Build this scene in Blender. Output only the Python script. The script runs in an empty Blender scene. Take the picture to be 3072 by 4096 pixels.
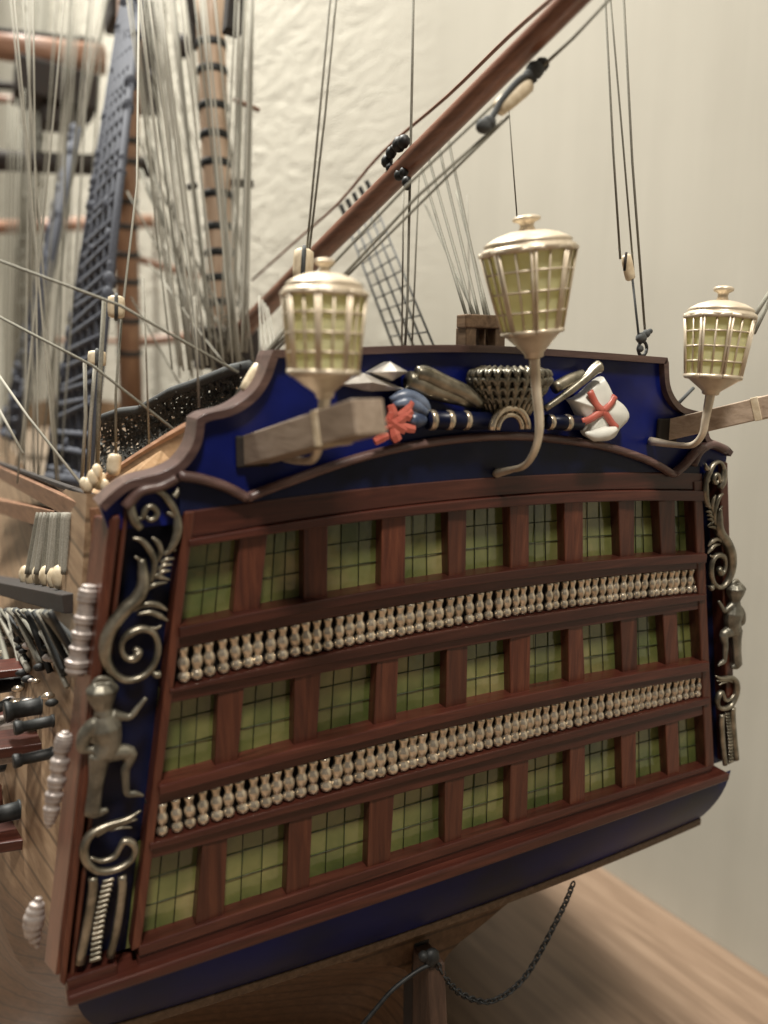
import bpy, bmesh, math, random
import numpy as np
from mathutils import Vector, Matrix
random.seed(7)
S = 0.01                                    # everything below is written in centimetres
sc = bpy.context.scene
col = sc.collection

# ------------------------------------------------------------------ camera, light, exposure
# photograph frame 3072 x 4096, focal length 3228 of those pixels
RV = np.array([0.178, -0.036, 0.464]); CAM = np.array([-8.703, -12.701, 9.418]); F = 3228.0
def _rot(r):
    th = np.linalg.norm(r); k = r/th
    K = np.array([[0, -k[2], k[1]], [k[2], 0, -k[0]], [-k[1], k[0], 0]])
    return np.eye(3)+math.sin(th)*K+(1-math.cos(th))*K@K
ROT = _rot(RV)
cam = bpy.data.cameras.new('camera'); camo = bpy.data.objects.new('camera', cam); col.objects.link(camo)
right, fwd, up = ROT[0], ROT[1], ROT[2]
M = Matrix(((right[0], up[0], -fwd[0], CAM[0]*S), (right[1], up[1], -fwd[1], CAM[1]*S), (right[2], up[2], -fwd[2], CAM[2]*S), (0, 0, 0, 1)))
camo.matrix_world = M
cam.sensor_width = 36; cam.sensor_fit = 'AUTO'; cam.lens = F/4096*36
cam.clip_start = 0.005; cam.clip_end = 60
cam.dof.use_dof = True; cam.dof.focus_distance = 0.165; cam.dof.aperture_fstop = 12.5
sc.camera = camo
sc.render.resolution_x = 768; sc.render.resolution_y = 1024

w = bpy.data.worlds.new('World'); sc.world = w; w.use_nodes = True
w.node_tree.nodes['Background'].inputs[0].default_value = (1.0, 0.93, 0.82, 1)
w.node_tree.nodes['Background'].inputs[1].default_value = 0.115

def lamp(name, loc, target, size, watts, colour):
    l = bpy.data.lights.new(name, 'AREA'); l.shape = 'DISK'; l.size = size; l.energy = watts; l.color = colour
    o = bpy.data.objects.new(name, l); col.objects.link(o)
    o.location = Vector(loc)*S
    o.rotation_euler = (Vector(target)-Vector(loc)).to_track_quat('-Z', 'Y').to_euler()
    return o
lamp('ceiling_lamp', (-14, -40, 84), (0, 2, 2), 0.15, 8.6, (1.0, 0.93, 0.83))
lamp('second_ceiling_lamp', (-24, 62, 118), (15, 46, 18), 0.16, 42.0, (1.0, 0.97, 0.89))

sc.view_settings.view_transform = 'Standard'; sc.view_settings.look = 'None'
sc.view_settings.exposure = 0.0; sc.view_settings.gamma = 1.0
sc.view_settings.use_curve_mapping = False

# ------------------------------------------------------------------ helpers
def at(px, py, X=None, Y=None, Z=None):
    """point of the photograph (3072 x 4096) on one plane of the ship, in cm"""
    d = ROT.T @ np.array([(px-1536)/F, 1, -(py-2048)/F])
    if X is not None: t = (X-CAM[0])/d[0]
    elif Y is not None: t = (Y-CAM[1])/d[1]
    else: t = (Z-CAM[2])/d[2]
    return Vector(CAM+t*d)
def D(x, y, **k): return at(x/.54004, y/.54004, **k)
def depth(p): return float((ROT @ (np.array(p)-CAM))[1])
def ppc(p): return F/depth(p)               # photograph pixels per cm at a point

WORLD = {}
class MB:
    def __init__(s): s.v = []; s.f = []; s.sm = []
    def add(s, vs, fs, smooth=False):
        b = len(s.v); s.v += [Vector(v) for v in vs]
        for f in fs: s.f.append([b+i for i in f]); s.sm.append(smooth)
    def box(s, c, size, rot=None):
        c = Vector(c); h = Vector(size)/2; vs = []
        for z in (-1, 1):
            for y in (-1, 1):
                for x in (-1, 1):
                    p = Vector((x*h.x, y*h.y, z*h.z))
                    vs.append(c+(rot @ p if rot else p))
        s.add(vs, [(0, 2, 3, 1), (4, 5, 7, 6), (0, 1, 5, 4), (2, 6, 7, 3), (0, 4, 6, 2), (1, 3, 7, 5)])
    def hexa(s, bot, top):
        s.add(list(bot)+list(top), [(3, 2, 1, 0), (4, 5, 6, 7)]+[(i, (i+1) % 4, 4+(i+1) % 4, 4+i) for i in range(4)])
    def prism(s, pts, vec, smooth=False):
        n = len(pts); vec = Vector(vec); pts = [Vector(p) for p in pts]
        s.add(pts+[p+vec for p in pts], [list(range(n-1, -1, -1)), list(range(n, 2*n))]+[(i, (i+1) % n, n+(i+1) % n, n+i) for i in range(n)], smooth)
    def tube(s, path, r, n=8, flat=1.0, up=None, smooth=True, caps=True):
        path = [Vector(p) for p in path]; m = len(path)
        rs = list(r) if hasattr(r, '__len__') else [r]*m
        vs = []; prev = None
        for i, p in enumerate(path):
            t = (path[min(i+1, m-1)]-path[max(i-1, 0)])
            t = t.normalized() if t.length > 1e-9 else Vector((0, 0, 1))
            if prev is None:
                a = Vector(up) if up else (Vector((0, 1, 0)) if abs(t.y) < .9 else Vector((1, 0, 0)))
            else: a = prev
            a = a-t*a.dot(t); a = a.normalized(); prev = a; b = t.cross(a)
            for k in range(n):
                an = 2*math.pi*k/n
                vs.append(p+(a*math.cos(an)*flat+b*math.sin(an))*rs[i])
        fs = [(i*n+k, i*n+(k+1) % n, (i+1)*n+(k+1) % n, (i+1)*n+k) for i in range(m-1) for k in range(n)]
        if caps: fs += [list(range(n-1, -1, -1)), list(range((m-1)*n, m*n))]
        s.add(vs, fs, smooth)
    def lathe(s, prof, base, axis=(0, 0, 1), n=16, smooth=True, phase=0.0, flat=1.0):
        base = Vector(base); t = Vector(axis).normalized()
        a = Vector((0, 1, 0)) if abs(t.y) < .9 else Vector((1, 0, 0))
        a = (a-t*a.dot(t)).normalized(); b = t.cross(a); vs = []
        for r, h in prof:
            for k in range(n):
                an = 2*math.pi*(k+phase)/n
                vs.append(base+t*h+(a*math.cos(an)*flat+b*math.sin(an))*r)
        m = len(prof)
        fs = [(i*n+k, i*n+(k+1) % n, (i+1)*n+(k+1) % n, (i+1)*n+k) for i in range(m-1) for k in range(n)]
        fs += [list(range(n-1, -1, -1)), list(range((m-1)*n, m*n))]
        s.add(vs, fs, smooth)
    def ball(s, c, r, n=10, sq=(1, 1, 1)):
        c = Vector(c); vs = []; m = n//2+1
        for i in range(1, m):
            th = math.pi*i/m
            for k in range(n):
                an = 2*math.pi*k/n
                vs.append(c+Vector((math.sin(th)*math.cos(an)*sq[0], math.sin(th)*math.sin(an)*sq[1], math.cos(th)*sq[2]))*r)
        fs = [(i*n+k, (i+1)*n+k, (i+1)*n+(k+1) % n, i*n+(k+1) % n) for i in range(m-2) for k in range(n)]
        vs += [c+Vector((0, 0, r*sq[2])), c-Vector((0, 0, r*sq[2]))]; q = (m-1)*n
        fs += [(q, k, (k+1) % n) for k in range(n)]+[(q+1, (m-2)*n+(k+1) % n, (m-2)*n+k) for k in range(n)]
        s.add(vs, fs, True)
    def slab(s, x0, x1, zt, zb, yf, yb, n=40):
        """board along the stern between two height curves zt(x), zb(x)"""
        vs = []
        for i in range(n+1):
            x = x0+(x1-x0)*i/n
            vs += [(x, yf, zb(x)), (x, yf, zt(x)), (x, yb, zt(x)), (x, yb, zb(x))]
        fs = [(4*i+k, 4*i+(k+1) % 4, 4*i+4+(k+1) % 4, 4*i+4+k) for i in range(n) for k in range(4)]
        fs += [(3, 2, 1, 0), (4*n, 4*n+1, 4*n+2, 4*n+3)]
        s.add(vs, fs)
    def grid(s, rows, smooth=True):
        m, n = len(rows), len(rows[0])
        s.add([p for r in rows for p in r], [(i*n+j, i*n+j+1, (i+1)*n+j+1, (i+1)*n+j) for i in range(m-1) for j in range(n-1)], smooth)
    def build(s, name, mat, parent=None, bevel=0, seg=2, recalc=True):
        lo = Vector((min(v.x for v in s.v), min(v.y for v in s.v), min(v.z for v in s.v)))
        hi = Vector((max(v.x for v in s.v), max(v.y for v in s.v), max(v.z for v in s.v)))
        c = (lo+hi)/2
        me = bpy.data.meshes.new(name)
        me.from_pydata([((v-c)*S)[:] for v in s.v], [], s.f)
        me.polygons.foreach_set('use_smooth', s.sm)
        if recalc:
            bm = bmesh.new(); bm.from_mesh(me); bmesh.ops.recalc_face_normals(bm, faces=bm.faces); bm.to_mesh(me); bm.free()
        me.materials.append(mat)
        o = bpy.data.objects.new(name, me); col.objects.link(o)
        place(o, c*S, parent)
        if bevel:
            b = o.modifiers.new('bevel', 'BEVEL'); b.width = bevel*S; b.segments = seg; b.limit_method = 'ANGLE'; b.angle_limit = math.radians(35)
        return o
def place(o, wloc, parent):
    WORLD[o.name] = Vector(wloc)
    if parent:
        o.parent = parent; o.location = Vector(wloc)-WORLD[parent.name]
    else: o.location = wloc
def spline(pts, k=6):
    """Catmull-Rom through points (any dimension), k steps per span"""
    p = [np.array(q, float) for q in pts]; p = [2*p[0]-p[1]]+p+[2*p[-1]-p[-2]]; out = []
    for i in range(1, len(p)-2):
        for j in range(k):
            t = j/k
            out.append(.5*((2*p[i])+(-p[i-1]+p[i+1])*t+(2*p[i-1]-5*p[i]+4*p[i+1]-p[i+2])*t*t+(-p[i-1]+3*p[i]-3*p[i+1]+p[i+2])*t**3))
    out.append(p[-2]); return out
def curve(pts, deg=2, Y=0.0):
    q = [at(x, y, Y=Y) for x, y in pts]; deg = min(deg, len(q)-1)
    c = np.polyfit([a.x for a in q], [a.z for a in q], deg)
    return lambda x: float(np.polyval(c, x))

# ------------------------------------------------------------------ materials
def nodes(name):
    m = bpy.data.materials.new(name); m.use_nodes = True
    nt = m.node_tree; return m, nt, nt.nodes['Principled BSDF']
def coords(nt, scale, rnd=True):
    N, L = nt.nodes, nt.links
    tc = N.new('ShaderNodeTexCoord'); mp = N.new('ShaderNodeMapping'); mp.inputs['Scale'].default_value = [100*q for q in scale]
    L.new(tc.outputs['Object'], mp.inputs['Vector'])
    if rnd:
        oi = N.new('ShaderNodeObjectInfo'); mu = N.new('ShaderNodeMath'); mu.operation = 'MULTIPLY'; mu.inputs[1].default_value = 37.0
        L.new(oi.outputs['Random'], mu.inputs[0]); L.new(mu.outputs[0], mp.inputs['Location'])
    return mp
def ramp(nt, fac, stops):
    r = nt.nodes.new('ShaderNodeValToRGB'); el = r.color_ramp.elements
    while len(el) < len(stops): el.new(0.5)
    for e, (p, c) in zip(el, stops): e.position = p; e.color = (*c, 1)
    nt.links.new(fac, r.inputs[0]); return r
def noise(nt, vec, scale, detail=4, rough=.55, dist=0):
    n = nt.nodes.new('ShaderNodeTexNoise'); n.inputs['Scale'].default_value = scale; n.inputs['Detail'].default_value = detail
    n.inputs['Roughness'].default_value = rough; n.inputs['Distortion'].default_value = dist
    nt.links.new(vec.outputs[0], n.inputs['Vector']); return n
def bump(nt, bs, h, strength, distcm):
    b = nt.nodes.new('ShaderNodeBump'); b.inputs['Strength'].default_value = strength; b.inputs['Distance'].default_value = distcm*S
    nt.links.new(h, b.inputs['Height']); nt.links.new(b.outputs[0], bs.inputs['Normal'])
def wood(name, dark, mid, light, axis='x', rough=.4, fine=1.0, spec=.5):
    m, nt, bs = nodes(name)
    a = {'x': (.35, 5, 5), 'y': (5, .35, 5), 'z': (5, 5, .35)}[axis]
    mp = coords(nt, [q*fine for q in a]); n = noise(nt, mp, 1.6, 7, .62, .6)
    r = ramp(nt, n.outputs[0], [(.3, dark), (.5, mid), (.72, light)])
    # every piece its own tone
    oi = nt.nodes.new('ShaderNodeObjectInfo'); mr = nt.nodes.new('ShaderNodeMapRange')
    mr.inputs[3].default_value = .72; mr.inputs[4].default_value = 1.3
    nt.links.new(oi.outputs['Random'], mr.inputs[0])
    mx = nt.nodes.new('ShaderNodeVectorMath'); mx.operation = 'SCALE'
    nt.links.new(r.outputs[0], mx.inputs[0]); nt.links.new(mr.outputs[0], mx.inputs['Scale'])
    nt.links.new(mx.outputs[0], bs.inputs['Base Color'])
    bs.inputs['Roughness'].default_value = rough; bs.inputs['Specular IOR Level'].default_value = spec
    bump(nt, bs, n.outputs[0], .35, .012); return m
def paint(name, c1, c2, rough=.35, sc_=1.5, metal=0, bmp=.15, bd=.01, det=4):
    m, nt, bs = nodes(name); mp = coords(nt, (1, 1, 1)); n = noise(nt, mp, sc_, det)
    r = ramp(nt, n.outputs[0], [(.35, c1), (.68, c2)]); nt.links.new(r.outputs[0], bs.inputs['Base Color'])
    rr = nt.nodes.new('ShaderNodeMapRange'); rr.inputs[3].default_value = rough*.8; rr.inputs[4].default_value = rough*1.3
    nt.links.new(n.outputs[0], rr.inputs[0]); nt.links.new(rr.outputs[0], bs.inputs['Roughness'])
    bs.inputs['Metallic'].default_value = metal
    bump(nt, bs, n.outputs[0], bmp, bd); return m

RED_X = wood('mahogany_along', (.030, .008, .005), (.054, .014, .009), (.088, .026, .016), 'x', .33)
RED_Z = wood('mahogany_upright', (.038, .010, .006), (.075, .021, .011), (.120, .038, .019), 'z', .38)
SPAR = wood('spar_wood', (.11, .042, .024), (.18, .075, .045), (.25, .115, .072), 'y', .33)
MAST = wood('mast_wood', (.42, .28, .19), (.55, .40, .285), (.67, .52, .39), 'z', .5)
TAN = wood('tan_plank', (.30, .17, .085), (.42, .26, .14), (.52, .35, .20), 'y', .45)
BROWN = wood('brown_wood', (.07, .04, .022), (.13, .08, .045), (.20, .13, .08), 'y', .45)
RAILW = wood('rail_wood', (.12, .055, .028), (.20, .10, .055), (.28, .155, .088), 'y', .4)
BLUE = paint('blue_paint', (.003, .006, .060), (.005, .012, .145), .30, .5)
NAVY = paint('shaded_blue_paint', (.003, .005, .018), (.006, .010, .044), .34, 1.2)  # stern panels: same blue, their shade put into the colour; reused on the staff
PEWTER = paint('aged_bronze', (.14, .13, .10), (.40, .36, .285), .34, 3, .85, .5, .02)
GOLDEN = paint('pale_metal', (.44, .375, .29), (.72, .62, .49), .22, 5, .8, .3, .01)
LAMPM = paint('lantern_metal', (.58, .49, .37), (.74, .65, .51), .38, 3, .45, .3, .01)
IRON = paint('black_iron', (.006, .0065, .007), (.022, .024, .024), .55, 4, .2, .4, .02)
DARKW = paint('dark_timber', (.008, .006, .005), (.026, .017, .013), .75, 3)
ROPE = paint('hemp_rope', (.13, .125, .10), (.23, .22, .18), .85, 40)
ROPEW = paint('pale_rope', (.23, .22, .185), (.35, .335, .285), .85, 40)
ROPED = paint('tarred_rope', (.03, .033, .034), (.075, .08, .08), .8, 40)
ROPEB = paint('slate_rope', (.030, .034, .046), (.085, .093, .118), .8, 30)
BLOCK = paint('boxwood', (.52, .42, .28), (.72, .63, .47), .45, 6)
WHITE = paint('white_enamel', (.62, .62, .56), (.78, .78, .72), .28, 2)
REDP = paint('red_enamel', (.42, .085, .06), (.55, .15, .11), .32, 3)
STEELB = paint('blue_enamel', (.03, .045, .09), (.16, .20, .28), .3, 3)
WALLC = paint('hammock_canvas', (.50, .46, .38), (.66, .62, .52), .8, 3)
PALEC = paint('pale_casting', (.27, .235, .22), (.44, .39, .36), .40, 5, .4, .5, .02)

def glass_mat():
    m, nt, bs = nodes('green_pane'); mp = coords(nt, (1, 1, 1)); n0 = noise(nt, mp, .6, 4)
    ge = nt.nodes.new('ShaderNodeNewGeometry'); n = nt.nodes.new('ShaderNodeMath'); n.operation = 'MULTIPLY_ADD'; n.inputs[1].default_value = .09
    nt.links.new(ge.outputs['Random Per Island'], n.inputs[0]); ad_ = nt.nodes.new('ShaderNodeMath'); ad_.operation = 'SUBTRACT'; ad_.inputs[1].default_value = .045
    nt.links.new(n0.outputs[0], ad_.inputs[0]); nt.links.new(ad_.outputs[0], n.inputs[2])
    r = ramp(nt, n.outputs[0], [(.22, (.028, .048, .012)), (.43, (.075, .095, .026)), (.60, (.155, .16, .052)), (.76, (.31, .26, .11))])
    nt.links.new(r.outputs[0], bs.inputs['Base Color']); bs.inputs['Roughness'].default_value = .12; bs.inputs['IOR'].default_value = 1.75
    n2 = noise(nt, mp, 1.3, 3); bump(nt, bs, n2.outputs[0], .5, .045); return m
PANE = glass_mat()
LGLASS = paint('lantern_pane', (.86, .86, .50), (.95, .94, .66), .25, 2, 0, .4, .02)
for m_ in (BLUE, NAVY): m_.node_tree.nodes['Principled BSDF'].inputs['Specular IOR Level'].default_value = .25
COUNTER_SHADED = paint('shaded_counter_blue', (.003, .006, .026), (.004, .009, .105), .40, .35)  # same blue paint, the counter's dim, uneven light mixed into its colour
SHADEDBR = paint('shaded_bronze', (.03, .028, .02), (.09, .08, .06), .45, 4, .6, .4, .02)  # crown bowl: shade of the recesses between ribs put into the colour
COUNTER_SHADED.node_tree.nodes['Principled BSDF'].inputs['Specular IOR Level'].default_value = .2
def lantern_pane(m):
    nt = m.node_tree; bs = nt.nodes['Principled BSDF']; out = nt.nodes['Material Output']
    tr = nt.nodes.new('ShaderNodeBsdfTranslucent'); tr.inputs[0].default_value = (.95, .94, .62, 1)
    mx = nt.nodes.new('ShaderNodeMixShader'); mx.inputs[0].default_value = .55
    nt.links.new(bs.outputs[0], mx.inputs[1]); nt.links.new(tr.outputs[0], mx.inputs[2]); nt.links.new(mx.outputs[0], out.inputs[0])
lantern_pane(LGLASS)
SILVER = paint('silvered_casting', (.55, .52, .47), (.78, .74, .68), .3, 4, .5, .4, .015)
DECKW = wood('deck_plank', (.15, .11, .075), (.22, .165, .115), (.29, .225, .165), 'y', .55)
OLDW = wood('hatch_wood', (.12, .07, .04), (.19, .11, .065), (.26, .16, .10), 'y', .5)
PEWTERD = paint('dull_pewter', (.12, .115, .095), (.30, .28, .23), .42, 3, .8, .5, .02)
NETC = paint('grey_net', (.05, .052, .048), (.13, .13, .12), .8, 20)
RUDW = wood('rudder_wood', (.03, .016, .011), (.055, .03, .02), (.09, .05, .033), 'z', .5)
LEAD = paint('leading', (.02, .03, .012), (.035, .045, .02), .5, 5)

def net_mat():
    m, nt, bs = nodes('hammock_net'); mp = coords(nt, (1, 1, 1), False)
    v = nt.nodes.new('ShaderNodeTexVoronoi'); v.feature = 'DISTANCE_TO_EDGE'; v.inputs['Scale'].default_value = 8.0
    nt.links.new(mp.outputs[0], v.inputs['Vector'])
    r = ramp(nt, v.outputs['Distance'], [(.10, (.012, .013, .012)), (.30, (.17, .17, .145))])
    nt.links.new(r.outputs[0], bs.inputs['Base Color']); bs.inputs['Roughness'].default_value = .7
    bump(nt, bs, v.outputs['Distance'], .6, .03); return m
NET = net_mat()

def wall_mat():
    m, nt, bs = nodes('plaster'); mp = coords(nt, (1, 1, 1), False)
    n = noise(nt, mp, .035, 6, .6); r = ramp(nt, n.outputs[0], [(.35, (.385, .365, .308)), (.65, (.47, .447, .384))])
    tcs = nt.nodes.new('ShaderNodeTexCoord'); mps = nt.nodes.new('ShaderNodeMapping'); mps.inputs['Scale'].default_value = (100, 100, 5)
    nt.links.new(tcs.outputs['Object'], mps.inputs['Vector']); ns = noise(nt, mps, .35, 6, .65, .3)
    rs_ = ramp(nt, ns.outputs[0], [(.3, (.94, .935, .925)), (.7, (1.03, 1.03, 1.025))])
    mm_ = nt.nodes.new('ShaderNodeMix'); mm_.data_type = 'RGBA'; mm_.blend_type = 'MULTIPLY'; mm_.inputs[0].default_value = 1
    nt.links.new(r.outputs[0], mm_.inputs[6]); nt.links.new(rs_.outputs[0], mm_.inputs[7])
    nt.links.new(mm_.outputs[2], bs.inputs['Base Color']); bs.inputs['Roughness'].default_value = .85
    # rough trowelled plaster, smoother towards the near end of the wall
    tc = nt.nodes.new('ShaderNodeTexCoord'); mp2 = nt.nodes.new('ShaderNodeMapping'); mp2.inputs['Rotation'].default_value = (math.radians(38), 0, 0); mp2.inputs['Scale'].default_value = (110, 34, 95)
    nt.links.new(tc.outputs['Object'], mp2.inputs['Vector']); n2 = noise(nt, mp2, 1.0, 7, .62, .8)
    mp3 = nt.nodes.new('ShaderNodeMapping'); mp3.inputs['Scale'].default_value = (100, 100, 4)
    nt.links.new(tc.outputs['Object'], mp3.inputs['Vector']); n3 = noise(nt, mp3, .8, 4, .6, .2)
    sx = nt.nodes.new('ShaderNodeSeparateXYZ'); nt.links.new(tc.outputs['Object'], sx.inputs[0])
    mr = nt.nodes.new('ShaderNodeMapRange'); mr.inputs[1].default_value = ROUGH0*S; mr.inputs[2].default_value = ROUGH1*S
    nt.links.new(sx.outputs[1], mr.inputs[0])
    mx = nt.nodes.new('ShaderNodeMix'); mx.data_type = 'FLOAT'
    nt.links.new(mr.outputs[0], mx.inputs[0])
    sc3 = nt.nodes.new('ShaderNodeMath'); sc3.operation = 'MULTIPLY'; sc3.inputs[1].default_value = .045; nt.links.new(n3.outputs[0], sc3.inputs[0])
    nt.links.new(sc3.outputs[0], mx.inputs[2]); nt.links.new(n2.outputs[0], mx.inputs[3])
    bump(nt, bs, mx.outputs[0], .8, .62); return m
def table_mat():
    m, nt, bs = nodes('oak_tabletop')
    mp = coords(nt, (1.5, .07, 1.5), False); n = noise(nt, mp, 2.0, 9, .68, .5)
    r = ramp(nt, n.outputs[0], [(.25, (.105, .068, .043)), (.5, (.178, .120, .080)), (.75, (.25, .180, .125))])
    nt.links.new(r.outputs[0], bs.inputs['Base Color']); bs.inputs['Roughness'].default_value = .42
    bump(nt, bs, n.outputs[0], .25, .02); return m

# ------------------------------------------------------------------ setting: table and wall
ZT = -13.0
W0 = D(1310, 1880, Z=ZT); W1 = D(1659, 2110, Z=ZT)
wd = (W0-W1).normalized(); wn = Vector((wd.y, -wd.x, 0))       # along the wall (away), and out of the room
if wn.x < 0: wn = -wn
def structure(o, label, cat):
    o['kind'] = 'structure'; o['label'] = label; o['category'] = cat; return o
ang = math.atan2(-wd.x, wd.y)
def local_slab(name, mat, u0, u1, v0, v1, z0, z1):
    """box in the wall's own axes: u out of the room, v along the wall"""
    m = MB(); m.box(((u0+u1)/2, (v0+v1)/2, (z0+z1)/2), (u1-u0, v1-v0, z1-z0))
    c = Vector(((u0+u1)/2, (v0+v1)/2, (z0+z1)/2))
    o = m.build(name, mat)
    o.rotation_euler = (0, 0, ang)
    o.location = (Vector((W0.x, W0.y, 0))+wn*c.x+wd*c.y+Vector((0, 0, c.z)))*S
    return o
ROUGH0, ROUGH1 = 12-65, 40-65                                  # along the wall, in its own axes
PLASTER = wall_mat(); OAK = table_mat()
wall = structure(local_slab('wall', PLASTER, 0, 6, -90, 220, -60, 190), 'cream plaster wall beside the model ship', 'wall')
endw = structure(local_slab('end_wall', PLASTER, -300, 0, 150, 156, -60, 190), 'cream plaster wall far behind the rigging', 'wall')
table = structure(local_slab('tabletop', OAK, -75, -.02, -80, 140, ZT-3, ZT), 'light oak tabletop under the model ship', 'tabletop')

# ------------------------------------------------------------------ the ship
XC = -0.33
ship = bpy.data.objects.new('model_ship', None); col.objects.link(ship); ship.empty_display_size = .02
place(ship, Vector((XC, 25, ZT))*S, None)
ship['label'] = 'wooden model of a three decked sailing warship seen from its windowed blue stern'
ship['category'] = 'model ship'

def hx(a): return a.x
# ---- heights of the stern's horizontal mouldings (photograph pixels on the stern plane)
R0t = curve([(795, 2045), (1200, 1975), (1800, 1917), (2375, 1900), (2797, 1889)])
R0m = curve([(781, 2150), (1800, 1999), (2375, 1965), (2797, 1960)])
R0b = curve([(795, 2178), (1800, 2046), (2291, 2007), (2789, 2003)])
R1t = curve([(734, 2497), (1240, 2392), (1800, 2305), (2260, 2249), (2789, 2210)])
R1l = curve([(737, 2540), (1240, 2436), (1800, 2346), (2789, 2247)])
B1t = curve([(737, 2591), (1240, 2480), (1800, 2391), (2789, 2275)])
B1b = curve([(723, 2739), (1240, 2625), (1800, 2511), (2797, 2374)])
R2m = curve([(694, 2764), (1800, 2560), (2797, 2400)])
R2b = curve([(690, 2811), (1240, 2702), (1800, 2596), (2789, 2438)])
R3t = curve([(648, 3127), (1240, 2955), (1800, 2835), (2804, 2640)])
R3l = curve([(648, 3165), (1240, 3002), (1800, 2874), (2815, 2676)])
B2t = curve([(652, 3213), (1240, 3045), (1800, 2908), (2804, 2709)])
B2b = curve([(637, 3354), (1240, 3190), (1800, 3041), (2812, 2788)])
R4b = curve([(594, 3427), (1249, 3283), (1800, 3122), (2330, 2970), (2820, 2862)])
R5t = curve([(554, 3776), (1238, 3553), (1848, 3353), (2342, 3200), (2830, 3060)])
R6t = curve([(310, 3935), (500, 3875), (1400, 3564), (1700, 3474), (2300, 3272), (2912, 3065)])
R6b = curve([(310, 3980), (500, 3915), (1400, 3605), (1700, 3521), (2300, 3312), (2917, 3091)])
LX = lambda z: float(np.interp(z, [Lz[0], Lz[1], Lz[2]], [Lv[0], Lv[1], Lv[2]]))
_l = [at(560, 3770, Y=0), at(668, 2900, Y=0), at(780, 2060, Y=0)]; Lz = [p.z for p in _l]; Lv = [p.x for p in _l]
_r = [at(2835, 3060, Y=0), at(2812, 2650, Y=0), at(2797, 1940, Y=0)]; Rz = [p.z for p in _r]; Rv = [p.x for p in _r]
RX = lambda z: float(np.interp(z, Rz, Rv))

YG = .26                                                       # glass lies this far in front of nothing: recess depth
# ---- backing board of the stern and pilaster panels
out_px = [(228, 2080), (262, 2050), (520, 1950), (640, 1915)]
Lf = [at(440, 2075, Y=0), at(222, 3889, Y=0)]; Rf = [at(2905, 1840, Y=0), at(2938, 3045, Y=0)]
xl = lambda z: Lf[0].x+(Lf[1].x-Lf[0].x)*(z-Lf[0].z)/(Lf[1].z-Lf[0].z)
xr = lambda z: Rf[0].x+(Rf[1].x-Rf[0].x)*(z-Rf[0].z)/(Rf[1].z-Rf[0].z)
m = MB()
zb_, zt_ = -.55, 7.6
m.prism([(xl(zb_)+.12, .34, zb_), (xr(zb_)-.1, .34, zb_+.2), (xr(7.0)-.05, .34, 7.0), (xr(7.0)-.5, .34, 7.55), (xl(7.0)+.5, .34, 7.55), (xl(7.0)+.1, .34, 6.95)], (0, .8, 0))
stern = m.build('stern_board', NAVY, ship)

# ---- windows and pillars
ROWS = [
 [((763,2471),(915,2442),(799,2178),(940,2160)),((1041,2417),(1197,2392),(1070,2150),(1197,2131)),((1309,2363),(1504,2334),(1312,2099),(1508,2077)),((1620,2319),(1772,2301),(1623,2066),(1768,2048)),((1865,2283),(2018,2260),(1869,2038),(2015,2030)),((2118,2260),(2237,2241),(2118,2030),(2233,2022)),((2333,2237),(2456,2229),(2333,2018),(2448,2011)),((2540,2226),(2620,2218),(2540,2011),(2609,2007)),((2705,2214),(2751,2206),(2701,2011),(2739,2011))],
 [((657,3130),(842,3065),(676,2840),(855,2805)),((954,3009),(1157,2972),(976,2768),(1160,2743)),((1269,2934),(1475,2895),(1284,2703),(1486,2667)),((1587,2858),(1761,2833),(1595,2649),(1765,2612)),((1869,2797),(2022,2774),(1873,2586),(2019,2567)),((2118,2743),(2252,2720),(2122,2536),(2249,2525)),((2341,2701),(2467,2682),(2333,2502),(2459,2486)),((2551,2670),(2640,2659),(2548,2479),(2628,2467)),((2716,2647),(2778,2636),(2709,2452),(2762,2452))],
 [((554,3767),(764,3709),(590,3445),(789,3412)),((898,3658),(1126,3593),(912,3350),(1137,3311)),((1238,3542),(1451,3477),(1249,3297),(1458,3239)),((1561,3438),(1758,3373),(1576,3202),(1758,3146)),((1848,3343),(2015,3297),(1859,3131),(2020,3076)),((2110,3267),(2257,3227),(2115,3060),(2257,3010)),((2342,3191),(2468,3156),(2342,2975),(2463,2950)),((2544,3141),(2650,3111),(2544,2923),(2640,2904)),((2720,3096),(2796,3071),(2712,2873),(2781,2870))]]
TB = [(R0b, R1t), (R2b, R3t), (R4b, R5t)]
def lin(a, b): return lambda z: a.x+(b.x-a.x)*(z-a.z)/(b.z-a.z)
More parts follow.
